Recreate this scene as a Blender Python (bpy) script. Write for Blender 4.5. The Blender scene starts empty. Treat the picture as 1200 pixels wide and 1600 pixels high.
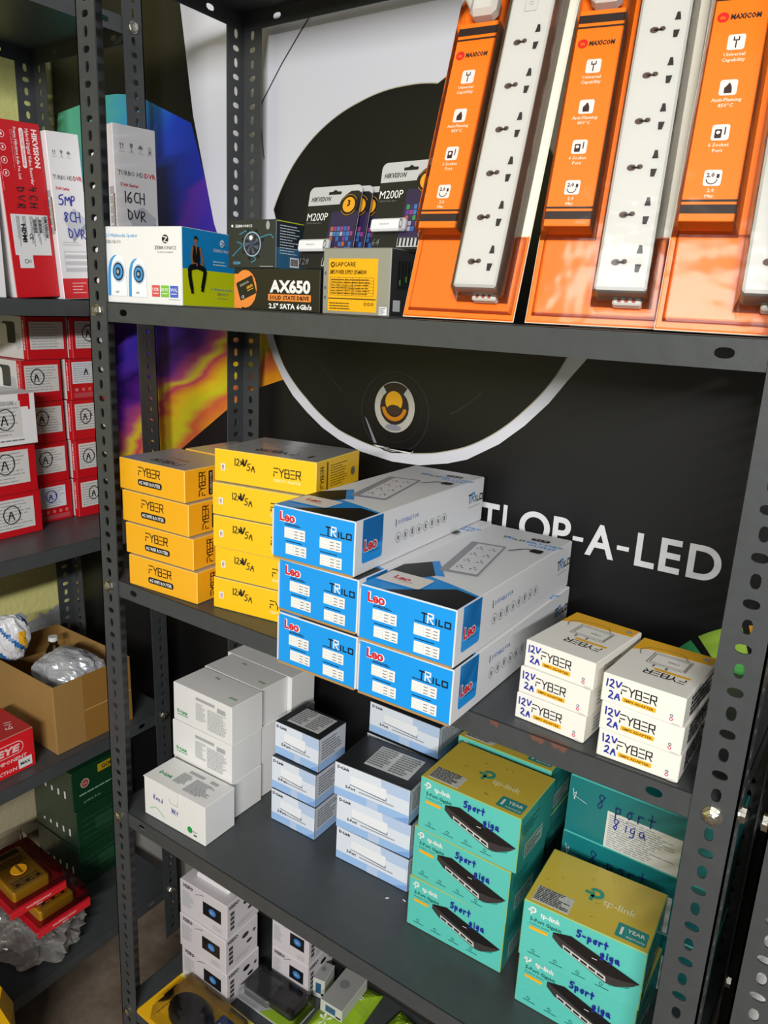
import bpy, math, random
from mathutils import Matrix, Vector
random.seed(7)
S = bpy.context.scene
C = S.collection
PI = math.pi

# ------------------------------------------------------------------ camera, world, light, exposure
FPX = 1183.22                                   # focal length in pixels of a 1200 x 1600 frame
YAW, PIT, ROL = 0.5961, 1.3147, 0.0517
CAM = Vector((0.9366, -0.6568, 0.0160))
RM = (Matrix.Rotation(YAW, 3, 'Z') @ Matrix.Rotation(PIT, 3, 'X') @ Matrix.Rotation(ROL, 3, 'Z'))
cam = bpy.data.cameras.new('camera'); co = bpy.data.objects.new('camera', cam); C.objects.link(co)
cam.sensor_fit = 'VERTICAL'; cam.sensor_height = 36.0; cam.lens = FPX / 1600 * 36; cam.clip_start = 0.02
co.matrix_world = Matrix.Translation(CAM) @ RM.to_4x4()
S.camera = co
S.view_settings.view_transform = 'Standard'; S.view_settings.look = 'None'
S.view_settings.gamma = 1; S.view_settings.use_curve_mapping = False
S.view_settings.exposure = 0.0
W = bpy.data.worlds.new('world'); S.world = W; W.use_nodes = True
W.node_tree.nodes['Background'].inputs[0].default_value = (1.0, 0.98, 0.96, 1)
W.node_tree.nodes['Background'].inputs[1].default_value = 0.20

def area(name, loc, target, sx, sy, power, color=(1, 1, 1)):
    l = bpy.data.lights.new(name, 'AREA'); l.shape = 'RECTANGLE'; l.size = sx; l.size_y = sy
    l.energy = power; l.color = color
    o = bpy.data.objects.new(name, l); C.objects.link(o); o.location = loc
    z = (Vector(loc) - Vector(target)).normalized()
    x = Vector((0, 1, 0)); x = (x - z * x.dot(z)).normalized(); y = z.cross(x)
    o.matrix_world = Matrix.Translation(loc) @ Matrix((x, y, z)).transposed().to_4x4()
    return o
area('tube_light', (1.75, -2.45, 0.55), (0.1, 0.1, -0.2), 1.2, 0.05, 90, (1.0, 0.99, 0.965))
area('ceiling_light', (0.9, -1.5, 1.35), (0.5, 0.0, -0.6), 0.6, 0.6, 6.0, (1.0, 0.99, 0.97))

def pl(ax, val, x, y):
    """point where the sight line of pixel x, y meets the plane ax = val"""
    i = 'XYZ'.index(ax)
    d = RM @ Vector(((x - 600) / FPX, (800 - y) / FPX, -1.0))
    return CAM + d * ((val - CAM[i]) / d[i])

# ------------------------------------------------------------------ materials
def lin(c):
    if isinstance(c, str):
        c = c.lstrip('#'); c = [int(c[i:i + 2], 16) / 255 for i in (0, 2, 4)]
    return tuple(v / 12.92 if v <= .04045 else ((v + .055) / 1.055) ** 2.4 for v in c) + (1,)
MATS = {}
def M(col, rough=.55, metal=0, coat=0, bump=0, bscale=40, alpha=1, trans=0, var=0, spec=.5, name=None):
    key = (col, rough, metal, coat, bump, bscale, alpha, trans, var, spec)
    if key in MATS: return MATS[key]
    m = bpy.data.materials.new(name or ('paint_' + str(len(MATS)))); m.use_nodes = True
    nt = m.node_tree; b = nt.nodes['Principled BSDF']; L = nt.links
    b.inputs['Base Color'].default_value = lin(col); b.inputs['Roughness'].default_value = rough
    b.inputs['Metallic'].default_value = metal; b.inputs['Coat Weight'].default_value = coat
    b.inputs['Coat Roughness'].default_value = .12; b.inputs['Specular IOR Level'].default_value = spec
    b.inputs['Alpha'].default_value = alpha; b.inputs['Transmission Weight'].default_value = trans
    if trans: b.inputs['IOR'].default_value = 1.15
    if bump or var:
        tc = nt.nodes.new('ShaderNodeTexCoord'); n = nt.nodes.new('ShaderNodeTexNoise')
        n.inputs['Scale'].default_value = bscale; n.inputs['Detail'].default_value = 4
        L.new(tc.outputs['Object'], n.inputs['Vector'])
        if bump:
            bp = nt.nodes.new('ShaderNodeBump'); bp.inputs['Strength'].default_value = bump; bp.inputs['Distance'].default_value = .004
            L.new(n.outputs['Fac'], bp.inputs['Height'])
            L.new(bp.outputs['Normal'], b.inputs['Normal']); L.new(bp.outputs['Normal'], b.inputs['Coat Normal'])
        if var:
            mx = nt.nodes.new('ShaderNodeMixRGB'); mx.blend_type = 'MULTIPLY'
            mx.inputs['Color1'].default_value = lin(col); mx.inputs['Fac'].default_value = 1
            cr = nt.nodes.new('ShaderNodeValToRGB'); e = cr.color_ramp.elements
            e[0].position = .3; e[1].position = .7; e[0].color = (1 - var,) * 3 + (1,); e[1].color = (1, 1, 1, 1)
            L.new(n.outputs['Fac'], cr.inputs['Fac']); L.new(cr.outputs['Color'], mx.inputs['Color2'])
            L.new(mx.outputs['Color'], b.inputs['Base Color'])
    MATS[key] = m
    return m
def clear(name='clear_plastic', tint=(.985, .99, .99), rough=.12, refl=.05, bump=.18, bscale=25):
    """thin clear film: mostly see-through with a glossy sheen"""
    m = bpy.data.materials.new(name); m.use_nodes = True; nt = m.node_tree; nt.nodes.clear()
    o = nt.nodes.new('ShaderNodeOutputMaterial'); t = nt.nodes.new('ShaderNodeBsdfTransparent'); g = nt.nodes.new('ShaderNodeBsdfGlossy')
    mx = nt.nodes.new('ShaderNodeMixShader'); fr = nt.nodes.new('ShaderNodeFresnel'); ma = nt.nodes.new('ShaderNodeMath')
    t.inputs[0].default_value = tint + (1,); g.inputs['Roughness'].default_value = rough; fr.inputs[0].default_value = 1.45
    ma.operation = 'ADD'; ma.inputs[1].default_value = refl - .04
    n = nt.nodes.new('ShaderNodeTexNoise'); n.inputs['Scale'].default_value = bscale; tc = nt.nodes.new('ShaderNodeTexCoord')
    bp = nt.nodes.new('ShaderNodeBump'); bp.inputs['Strength'].default_value = bump; bp.inputs['Distance'].default_value = .01
    L = nt.links
    L.new(tc.outputs['Object'], n.inputs['Vector']); L.new(n.outputs['Fac'], bp.inputs['Height'])
    L.new(bp.outputs['Normal'], g.inputs['Normal']); L.new(fr.outputs[0], ma.inputs[0]); L.new(ma.outputs[0], mx.inputs[0])
    L.new(t.outputs[0], mx.inputs[1]); L.new(g.outputs[0], mx.inputs[2]); L.new(mx.outputs[0], o.inputs[0])
    return m
STEEL = M('#434648', .42, 0, 0, .08, 60, var=.12, name='grey_enamel_steel')
CHROME = M('#c4c2b8', .28, 1, 0, .1, 80, name='zinc_bolt')
WHITE = M('#e9e8e6', .5, name='white_card')
WHITE2 = M('#e4e4e6', .45, 0, 0, .05, 30, name='white_gloss_card')
CREAM = M('#ebe8df', .5, name='cream_card')
BLACK = M('#121212', .45, name='black_ink')
INK = M('#1b1b1e', .6, name='marker_black'); BLUEINK = M('#1c2a9c', .5, name='marker_blue')
GREYTXT = M('#77797c', .6); LGREY = M('#b9bbbd', .6); MGREY = M('#9a9da0', .6); DGREY = M('#3c3e41', .5)
RED = M('#c4101c', .42, 0, .15, name='red_card'); REDL = M('#d8242a', .45)
YEL = M('#f7b21c', .4, 0, .35, .12, 45, name='yellow_card'); YEL2 = M('#f6c418', .4, 0, .35, .12, 45, name='lemon_card')
LEOB = M('#0e96ea', .42, 0, .1, name='sky_blue_card'); TEAL = M('#5cc6ba', .4, 0, .3, .08, 40, name='teal_card')
TEALD = M('#17777a', .35, 0, .4, .1, 30, name='dark_teal_card'); MUST = M('#d6bc48', .35, 0, .5, .15, 25, name='mustard_card')
ORANGE = M('#ff8218', .4, 0, .2, name='orange_card'); TAN = M('#b58b52', .8, 0, 0, .1, 60, var=.1, name='kraft_edge')
CLEAR = clear(); WRAP = clear('shrink_wrap', (.99, .99, .99), .12, .06, .5, 60)

# ------------------------------------------------------------------ mesh builder
def V(*a): return Vector(a)
class F:
    """a flat frame on a surface: origin, right, up, outward normal"""
    def __init__(s, o, u, v):
        s.o = Vector(o); s.u = Vector(u).normalized(); s.v = Vector(v).normalized(); s.n = s.u.cross(s.v)
    def p(s, a, b, k=0): return s.o + s.u * a + s.v * b + s.n * (k * .00028)
    def sub(s, a, b, rot=0):
        u = s.u * math.cos(rot) + s.v * math.sin(rot); v = -s.u * math.sin(rot) + s.v * math.cos(rot)
        return F(s.p(a, b), u, v)
GL = {}
def glyph(t, bold, shear, res=2):
    k = (t, bold, shear, res)
    if k in GL: return GL[k]
    cu = bpy.data.curves.new('t', 'FONT'); cu.body = t; cu.resolution_u = res; cu.offset = bold; cu.shear = shear
    o = bpy.data.objects.new('t', cu); C.objects.link(o)
    dg = bpy.context.evaluated_depsgraph_get(); me = o.evaluated_get(dg).to_mesh()
    vs = [(v.co.x, v.co.y) for v in me.vertices]; fs = [tuple(p.vertices) for p in me.polygons]
    o.evaluated_get(dg).to_mesh_clear(); bpy.data.objects.remove(o); bpy.data.curves.remove(cu)
    x0 = min(v[0] for v in vs) if vs else 0; x1 = max(v[0] for v in vs) if vs else 0
    GL[k] = ([(x - x0, y) for x, y in vs], fs, x1 - x0)
    return GL[k]
CAP = .73
HW = {  # handwriting strokes in a unit box
 '1': [[(.3, 1), (.3, 0)]], '2': [[(.05, .8), (.3, 1), (.55, .8), (.4, .45), (0, .05), (.3, .12), (.65, 0)]],
 '4': [[(.1, 1), (.05, .45), (.6, .5)], [(.45, .9), (.4, 0)]], '5': [[(.6, 1), (.12, .95), (.08, .55), (.45, .6), (.55, .3), (.3, 0), (0, .1)]],
 '6': [[(.5, 1), (.1, .6), (.05, .2), (.3, 0), (.55, .2), (.4, .5), (.1, .35)]],
 '8': [[(.5, .85), (.25, 1), (.1, .75), (.45, .35), (.3, 0), (.05, .2), (.4, .6), (.5, .85)]],
 'V': [[(0, 1), (.25, 0), (.65, 1)]], 'A': [[(0, 0), (.3, 1), (.6, 0)], [(.12, .4), (.52, .4)]],
 'C': [[(.6, .9), (.25, 1), (.02, .5), (.2, .05), (.6, .12)]], 'H': [[(0, 1), (0, 0)], [(.5, 1), (.5, 0)], [(0, .5), (.5, .5)]],
 'D': [[(.05, 1), (.05, 0), (.5, .25), (.55, .7), (0, 1)]], 'R': [[(.05, 0), (.05, 1), (.5, .85), (.4, .5), (.05, .45), (.55, 0)]],
 'M': [[(0, 0), (.1, 1), (.35, .3), (.6, 1), (.7, 0)]], 'P': [[(.05, 0), (.05, 1), (.5, .85), (.4, .5), (.05, .45)]],
 'p': [[(.1, .6), (.12, -.35)], [(.12, .5), (.45, .6), (.45, .1), (.12, .1)]], 'o': [[(.3, .6), (.05, .3), (.3, 0), (.5, .3), (.3, .6), (.55, .6)]],
 'r': [[(.1, .6), (.12, 0)], [(.12, .4), (.3, .6), (.5, .55)]], 't': [[(.25, 1), (.22, 0)], [(0, .6), (.5, .62)]],
 'g': [[(.45, .6), (.1, .5), (.1, .1), (.42, .15), (.45, .6), (.42, -.3), (.05, -.3)]], 'i': [[(.2, .55), (.2, 0)], [(.2, .8), (.22, .84)]],
 'a': [[(.45, .6), (.1, .5), (.08, .05), (.4, .1), (.45, .6), (.5, 0), (.6, .02)]], '-': [[(.05, .4), (.5, .42)]],
 'X': [[(0, 1), (.6, 0)], [(.1, 0), (.5, 1)], [(.1, .9), (.5, .1), (.55, .8)]], 's': [[(.5, .6), (.1, .5), (.4, .2), (.05, 0)]],
 'd': [[(.45, 1), (.45, 0)], [(.45, .5), (.1, .5), (.1, .05), (.45, .1)]], 'n': [[(.05, .6), (.05, 0)], [(.05, .4), (.4, .55), (.45, 0)]],
 ' ': [], '*': [[(0, .3), (.5, .8)], [(0, .7), (.5, .2)]]}
class MB:
    def __init__(s): s.v = []; s.f = []; s.m = []; s.mats = []
    def mi(s, m):
        if m not in s.mats: s.mats.append(m)
        return s.mats.index(m)
    def face(s, pts, m):
        i = len(s.v); s.v += [tuple(p) for p in pts]; s.f.append(tuple(range(i, i + len(pts)))); s.m.append(s.mi(m))
    def tris(s, pts, fs, m):
        i = len(s.v); s.v += [tuple(p) for p in pts]; k = s.mi(m)
        for f in fs: s.f.append(tuple(i + a for a in f)); s.m.append(k)
    def box(s, a, b, mat, c=.0006, faces=None, fr=None):
        """chamfered box; faces = dict of materials for front,back,left,right,top,bottom"""
        fm = faces or {}
        x0, y0, z0 = a; x1, y1, z1 = b; lo = (x0, y0, z0); hi = (x1, y1, z1)
        c = min(c, (x1 - x0) * .3, (y1 - y0) * .3, (z1 - z0) * .3)
        T = (lambda p: p) if fr is None else (lambda p: fr @ Vector(p))
        def pt(sg, ax):
            return T([(hi[i] if sg[i] > 0 else lo[i]) - (0 if i == ax else sg[i] * c) for i in range(3)])
        for ax, sg, nm in ((0, -1, 'left'), (0, 1, 'right'), (1, -1, 'front'), (1, 1, 'back'), (2, -1, 'bottom'), (2, 1, 'top')):
            o = [i for i in range(3) if i != ax]; P = []
            for p, q in ((-1, -1), (1, -1), (1, 1), (-1, 1)):
                g = [0, 0, 0]; g[ax] = sg; g[o[0]] = p; g[o[1]] = q; P.append(pt(g, ax))
            if (sg > 0) == (ax == 1): P.reverse()
            s.face(P, fm.get(nm, mat))
        for a1, a2 in ((0, 1), (0, 2), (1, 2)):
            a3 = 3 - a1 - a2
            for p in (-1, 1):
                for q in (-1, 1):
                    g0 = [0] * 3; g0[a1] = p; g0[a2] = q; g0[a3] = -1; g1 = list(g0); g1[a3] = 1
                    s.face([pt(g0, a1), pt(g1, a1), pt(g1, a2), pt(g0, a2)], fm.get('edge', mat))
        for p in (-1, 1):
            for q in (-1, 1):
                for r in (-1, 1): g = [p, q, r]; s.face([pt(g, 0), pt(g, 1), pt(g, 2)], fm.get('edge', mat))
    def cyl(s, a, b, r0, r1, m, n=16, caps=True):
        a = Vector(a); b = Vector(b); d = (b - a).normalized(); u = d.orthogonal().normalized(); w = d.cross(u)
        A = [a + (u * math.cos(2 * PI * i / n) + w * math.sin(2 * PI * i / n)) * r0 for i in range(n)]
        B = [b + (u * math.cos(2 * PI * i / n) + w * math.sin(2 * PI * i / n)) * r1 for i in range(n)]
        for i in range(n): j = (i + 1) % n; s.face([A[i], A[j], B[j], B[i]], m)
        if caps: s.face(A[::-1], m); s.face(B, m)
    def tube(s, pts, r, m, n=8):
        P = [Vector(p) for p in pts]
        for i in range(len(P) - 1): s.cyl(P[i], P[i + 1], r, r, m, n, True)
    def perf(s, o, L, Wd, n, th, ln, wd, holes, wc, m, half=.01, a=.0067, b=.0042, hr=None):
        """perforated plate; holes = [(distance along, kind)]"""
        o = Vector(o); L = Vector(L); Wd = Vector(Wd); n = Vector(n); N = 12
        def P(x, y, k): return o + L * x + Wd * y + n * (th * k)
        def slab(x0, x1):
            if x1 - x0 < 1e-6: return
            for k in (0, 1): s.face([P(x0, 0, k), P(x1, 0, k), P(x1, wd, k), P(x0, wd, k)], m)
        cur = 0
        for h, kind in sorted(holes):
            if h - half < cur - 1e-6 or h + half > ln: continue
            slab(cur, h - half); cur = h + half
            ra, rb = (a, b) if kind == 'v' else (b, a)
            O = []; R = []
            for i in range(N):
                t = 2 * PI * i / N; cx, cy = math.cos(t), math.sin(t)
                e = 2.6
                q = (abs(cx) ** e + abs(cy) ** e) ** (-1 / e)
                O.append((h + ra * cx * q, wc + rb * cy * q))
            # outer rectangle samples in the same angular order
            for i in range(N):
                t = 2 * PI * i / N + 1e-9; cx, cy = math.cos(t), math.sin(t)
                up = wd - wc if cy > 0 else wc
                k = min(half / abs(cx) if abs(cx) > 1e-6 else 9, up / abs(cy) if abs(cy) > 1e-6 else 9)
                R.append([h + cx * k, wc + cy * k])
            cor = {2: (half, wd - wc), 4: (-half, wd - wc), 8: (-half, -wc), 10: (half, -wc)}
            for i, (x, y) in cor.items(): R[i] = [h + x, wc + y]
            # snap the neighbours of the corners on to the rectangle's sides
            R[1] = [h + half, wc + (wd - wc) * .5]; R[5] = [h - half, wc + (wd - wc) * .5]
            R[7] = [h - half, wc * .5]; R[11] = [h + half, wc * .5]
            R[3] = [h, wd]; R[9] = [h, 0]; R[0] = [h + half, wc]; R[6] = [h - half, wc]
            for i in range(N):
                j = (i + 1) % N
                for k in (0, 1): s.face([P(*O[i], k), P(*O[j], k), P(*R[j], k), P(*R[i], k)], m)
                s.face([P(*O[i], 0), P(*O[j], 0), P(*O[j], 1), P(*O[i], 1)], m)
        slab(cur, ln)
        for y in (0, wd): s.face([P(0, y, 0), P(ln, y, 0), P(ln, y, 1), P(0, y, 1)], m)
        for x in (0, ln): s.face([P(x, 0, 0), P(x, wd, 0), P(x, wd, 1), P(x, 0, 1)], m)
    # ---- printed marks on a frame
    def rect(s, f, x0, y0, x1, y1, m, k=1, r=0):
        if r: s.poly(f, rrect(x0, y0, x1, y1, r), m, k)
        else: s.face([f.p(x0, y0, k), f.p(x1, y0, k), f.p(x1, y1, k), f.p(x0, y1, k)], m)
    def poly(s, f, pts, m, k=1): s.face([f.p(a, b, k) for a, b in pts], m)
    def disc(s, f, x, y, r, m, k=1, ry=None, n=20):
        s.poly(f, [(x + r * math.cos(2 * PI * i / n), y + (ry or r) * math.sin(2 * PI * i / n)) for i in range(n)], m, k)
    def ring(s, f, x, y, r0, r1, m, k=1, a0=0, a1=2 * PI, n=24, q=1):
        for i in range(n):
            t, w = a0 + (a1 - a0) * i / n, a0 + (a1 - a0) * (i + 1) / n
            s.face([f.p(x + r * math.cos(g), y + q * r * math.sin(g), k) for r, g in ((r0, t), (r1, t), (r1, w), (r0, w))], m)
    def text(s, f, t, x, y, h, m, k=2, bold=0., shear=0., w=None, al='l', rot=0, sx=1):
        vs, fs, wd = glyph(t, bold, shear, 8 if h > .03 else (3 if h > .009 else 1)); sc = h / CAP; kx = sc * sx
        if w: kx = w / wd
        x0 = {'l': 0, 'c': -wd * kx / 2, 'r': -wd * kx}[al]; g = f.sub(x, y, rot)
        s.tris([g.p(x0 + a * kx, b * sc, k) for a, b in vs], fs, m)
    def stroke(s, f, pts, w, m, k=3):
        for i in range(len(pts) - 1):
            a = Vector(pts[i]); b = Vector(pts[i + 1]); d = b - a
            if d.length < 1e-9: continue
            d.normalize(); n = Vector((-d.y, d.x)) * (w / 2); a2 = a - d * w * .3; b2 = b + d * w * .3
            s.poly(f, [a2 + n, a2 - n, b2 - n, b2 + n], m, k + (.15 if i % 2 else 0))
    def hand(s, f, t, x, y, h, m, w=None, k=3, rot=0, gap=.22, jit=.05):
        g = f.sub(x, y, rot); cx = 0; w = w or h * .11
        for ch in t:
            st = HW.get(ch, [])
            for ln in st:
                P = smooth([(cx + (a + random.uniform(-jit, jit) * .5) * h * .9, (b + random.uniform(-jit, jit) * .5) * h) for a, b in ln])
                s.stroke(g, P, w, m, k)
            cx += h * ((.6 if ch not in '1i ' else .35) + gap)
    def lines(s, f, x0, y0, x1, y1, n, m, k=2, fill=.45, ragged=.4, seed=0):
        rnd = random.Random(seed * 31 + n); dy = (y1 - y0) / n
        for i in range(n):
            e = x1 - (x1 - x0) * ragged * rnd.random(); y = y1 - (i + .5) * dy; x = x0
            while x < e:
                wl = (x1 - x0) * rnd.uniform(.06, .2); s.rect(f, x, y - dy * fill / 2, min(x + wl, e), y + dy * fill / 2, m, k); x += wl + (x1 - x0) * .02
    def build(s, name, parent=None, smooth_=False):
        me = bpy.data.meshes.new(name); me.from_pydata(s.v, [], s.f)
        for m in s.mats: me.materials.append(m)
        me.polygons.foreach_set('material_index', s.m)
        if smooth_: me.polygons.foreach_set('use_smooth', [True] * len(me.polygons))
        me.update(); o = bpy.data.objects.new(name, me); C.objects.link(o)
        if parent: o.parent = parent
        return o
def smooth(P):
    if len(P) < 3: return P
    out = [P[0]]
    for i in range(1, len(P) - 1):
        a, b, c = Vector(P[i - 1]), Vector(P[i]), Vector(P[i + 1])
        for t in (.25, .5, .75):
            p = a.lerp(b, .5 + t / 2).lerp(b.lerp(c, t / 2), t); out.append((p.x, p.y))
    out.append(P[-1]); return out
def rrect(x0, y0, x1, y1, r, n=4):
    P = []
    for cx, cy, a in ((x1 - r, y0 + r, -PI / 2), (x1 - r, y1 - r, 0), (x0 + r, y1 - r, PI / 2), (x0 + r, y0 + r, PI)):
        for i in range(n + 1): t = a + PI / 2 * i / n; P.append((cx + r * math.cos(t), cy + r * math.sin(t)))
    return P
def tag(o, label, cat, group=None):
    o['label'] = label; o['category'] = cat
    if group: o['group'] = group
    return o
def empty(name, loc, rz=0, rx=0, ry=0, left=False):
    o = bpy.data.objects.new(name, None); C.objects.link(o); o.empty_display_size = .02
    Mx = Matrix.Translation(loc) @ Matrix.Rotation(rz, 4, 'Z') @ Matrix.Rotation(ry, 4, 'Y') @ Matrix.Rotation(rx, 4, 'X')
    if left: Mx = LM @ Mx
    o.matrix_world = Mx
    return o
def put(o, loc, rz=0, left=False):
    Mx = Matrix.Translation(loc) @ Matrix.Rotation(rz, 4, 'Z')
    o.matrix_world = (LM @ Mx) if left else Mx
    return o
def dup(root):
    def cp(o, par):
        c = o.copy(); C.objects.link(c); c.parent = par
        for ch in kids.get(o.name, []): cp(ch, c)
        return c
    kids = {}
    for o in C.objects:
        if o.parent: kids.setdefault(o.parent.name, []).append(o)
    return cp(root, None)
R = math.radians
# the left rack leans a little; everything on it shares its frame
LM = Matrix.Rotation(R(1.13), 4, 'X')
def fr_front(w, d, h): return F((0, 0, 0), (1, 0, 0), (0, 0, 1))
def faces(w, d, h):
    return dict(front=F((0, 0, 0), (1, 0, 0), (0, 0, 1)), right=F((w, 0, 0), (0, 1, 0), (0, 0, 1)),
                left=F((0, d, 0), (0, -1, 0), (0, 0, 1)), top=F((0, 0, h), (1, 0, 0), (0, 1, 0)), back=F((w, d, 0), (-1, 0, 0), (0, 0, 1)))

# ------------------------------------------------------------------ the room
WY, WX, FZ = 0.326, -0.585, -1.36
def struct(mb, name):
    o = mb.build(name); o['kind'] = 'structure'; return o
def wallmat():
    m = bpy.data.materials.new('yellow_peeling_paint'); m.use_nodes = True; nt = m.node_tree; L = nt.links; N = nt.nodes.new
    b = nt.nodes['Principled BSDF']; b.inputs['Roughness'].default_value = .85
    tc = N('ShaderNodeTexCoord'); sp = N('ShaderNodeSeparateXYZ'); L.new(tc.outputs['Object'], sp.inputs[0])
    n = N('ShaderNodeTexNoise'); n.inputs['Scale'].default_value = 14; n.inputs['Detail'].default_value = 9; n.inputs['Roughness'].default_value = .62; L.new(tc.outputs['Object'], n.inputs['Vector'])
    a = N('ShaderNodeMath'); a.operation = 'MULTIPLY_ADD'; a.inputs[1].default_value = .16; L.new(n.outputs['Fac'], a.inputs[0]); L.new(sp.outputs['Z'], a.inputs[2])
    c = N('ShaderNodeValToRGB'); mr = N('ShaderNodeMapRange'); mr.inputs['From Min'].default_value = -1.36; mr.inputs['From Max'].default_value = 0
    L.new(a.outputs[0], mr.inputs['Value']); L.new(mr.outputs[0], c.inputs['Fac'])
    e = c.color_ramp.elements; c.color_ramp.interpolation = 'CONSTANT'
    e[0].position = 0; e[0].color = lin('#b5a888'); e[1].position = .56; e[1].color = lin('#dcd68a')
    x = e.new(.46); x.color = lin('#a8a9ab')
    L.new(c.outputs['Color'], b.inputs['Base Color'])
    n2 = N('ShaderNodeTexNoise'); n2.inputs['Scale'].default_value = 90; n2.inputs['Detail'].default_value = 5; L.new(tc.outputs['Object'], n2.inputs['Vector'])
    bp = N('ShaderNodeBump'); bp.inputs['Strength'].default_value = .35; bp.inputs['Distance'].default_value = .004
    L.new(n2.outputs['Fac'], bp.inputs['Height']); L.new(bp.outputs['Normal'], b.inputs['Normal'])
    return m
def floormat():
    m = bpy.data.materials.new('stained_concrete'); m.use_nodes = True; nt = m.node_tree; L = nt.links; N = nt.nodes.new
    b = nt.nodes['Principled BSDF']; b.inputs['Roughness'].default_value = .8
    tc = N('ShaderNodeTexCoord'); n = N('ShaderNodeTexNoise'); n.inputs['Scale'].default_value = 9; n.inputs['Detail'].default_value = 8; n.inputs['Roughness'].default_value = .65
    L.new(tc.outputs['Object'], n.inputs['Vector']); c = N('ShaderNodeValToRGB'); L.new(n.outputs['Fac'], c.inputs['Fac'])
    e = c.color_ramp.elements; e[0].position = .3; e[0].color = lin('#5a4a3c'); e[1].position = .75; e[1].color = lin('#96887a')
    x = e.new(.52); x.color = lin('#7a6b5c'); L.new(c.outputs['Color'], b.inputs['Base Color'])
    return m
mb = MB(); mb.box((-.75, WY, FZ - .1), (3.2, WY + .1, 1.5), M('#8d8a84', .9)); struct(mb, 'wall_back')
mb = MB(); mb.box((WX - .1, -2.6, FZ - .1), (WX, WY, 1.5), wallmat()); struct(mb, 'wall_left')
mb = MB(); mb.box((-.75, -2.6, FZ - .1), (3.2, WY + .1, FZ), floormat()); struct(mb, 'floor')

# the printed banner that covers the back wall
def lensmat():
    m = bpy.data.materials.new('banner_gradient_print'); m.use_nodes = True; nt = m.node_tree; L = nt.links; N = nt.nodes.new
    b = nt.nodes['Principled BSDF']; b.inputs['Roughness'].default_value = .45
    tc = N('ShaderNodeTexCoord'); sp = N('ShaderNodeSeparateXYZ'); L.new(tc.outputs['Object'], sp.inputs[0])
    mp = N('ShaderNodeMapping'); mp.inputs['Scale'].default_value = (3.0, 1, 17); mp.inputs['Rotation'].default_value = (0, -.35, 0); L.new(tc.outputs['Object'], mp.inputs[0])
    n = N('ShaderNodeTexNoise'); n.inputs['Scale'].default_value = 1.0; n.inputs['Detail'].default_value = 2; L.new(mp.outputs[0], n.inputs['Vector'])
    a = N('ShaderNodeMath'); a.operation = 'MULTIPLY_ADD'; a.inputs[1].default_value = -.85; L.new(sp.outputs['X'], a.inputs[0]); L.new(sp.outputs['Z'], a.inputs[2])
    c = N('ShaderNodeMath'); c.operation = 'MULTIPLY_ADD'; c.inputs[1].default_value = .16; L.new(n.outputs['Fac'], c.inputs[0]); L.new(a.outputs[0], c.inputs[2])
    mr = N('ShaderNodeMapRange'); mr.inputs['From Min'].default_value = -.20 + .08; mr.inputs['From Max'].default_value = .80 + .08; L.new(c.outputs[0], mr.inputs['Value'])
    r = N('ShaderNodeValToRGB'); L.new(mr.outputs[0], r.inputs['Fac']); L.new(r.outputs['Color'], b.inputs['Base Color'])
    # s = z - x/2, so a stop at s sits at (s + .2) / .8 ; s here is .1 above s' = z - (x+.2)/2
    st = [(-.2, '#e09a18'), (-.11, '#e8941c'), (-.07, '#d6603a'), (-.045, '#d2cc1c'), (-.01, '#e6c01c'), (.015, '#e08a28'), (.035, '#c83a5c'), (.055, '#d8c420'), (.08, '#b04a70'), (.115, '#5a1f88'),
          (.16, '#2a1260'), (.21, '#4a2a9c'), (.27, '#3a2aa4'), (.33, '#5a2ca4'), (.36, '#1e2aa4'), (.43, '#1838b4'), (.50, '#1a44cc'), (.56, '#2470dc'), (.66, '#3aa0cc'), (.74, '#58b89c')]
    e = r.color_ramp.elements
    e[0].position = 0; e[0].color = lin(st[0][1]); e[1].position = (st[-1][0] + .2) / 1.0; e[1].color = lin(st[-1][1])
    for s_, c_ in st[1:-1]: x = e.new((s_ + .2) / 1.0); x.color = lin(c_)
    return m
BY = WY - .002
R0 = math.radians
bf = F((0, BY, 0), (1, 0, 0), (0, 0, 1))
def wp(*P): return [(lambda q: (q.x, q.z))(pl('Y', BY, x, y)) for x, y in P]
mb = MB(); BB = M('#101011', .42, 0, 0, .03, 8, name='banner_black'); BW = M('#dedfe8', .45, name='banner_grey_white')
mb.box((-.578, BY, -1.2), (2.9, BY + .0015, 1.1), BB, c=.0003)
lens_top = wp((91, 177), (125, 164), (161, 149.5), (180, 147), (200, 147.5), (227, 155.5), (299, 192.5))
lens_bot = wp((443, 593), (407, 605), (355, 640), (292, 694))
mb.poly(bf, [(-.576, .305)] + lens_top + [(-.10, .12), (.05, .0)] + lens_bot + [(-.30, -.325), (-.43, -.385), (-.576, -.41)], lensmat(), 1)
def radial(pts, ctr, rad):
    A = sorted((math.atan2(z - ctr[1], x - ctr[0]), math.hypot(x - ctr[0], z - ctr[1])) for x, z in pts); out = []
    for i in range(160):
        t = -PI + 2 * PI * i / 160; r = rad
        for (t0, r0), (t1, r1) in zip(A, A[1:]):
            if t0 <= t <= t1 and t1 - t0 < 1.2: r = r0 + (r1 - r0) * (t - t0) / (t1 - t0)
        out.append((ctr[0] + r * math.cos(t), ctr[1] + r * math.sin(t)))
    return out
whl = [(-.26, .75), (-.225, .62)] + wp((281, 0), (302, 180), (335, 350)) + [(-.085, .085), (-.04, .015)] + wp((416, 524), (428, 560), (442.5, 592.5), (458, 618), (480, 644), (504, 668), (530, 687), (563, 705), (613, 721), (655, 727), (700, 724), (730, 718), (780, 694), (820, 665), (858, 630), (888, 594), (920, 558))
mb.poly(bf, whl + [(.66, .06), (.74, .18), (.82, .4), (.86, .75)], BW, 2)
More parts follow.
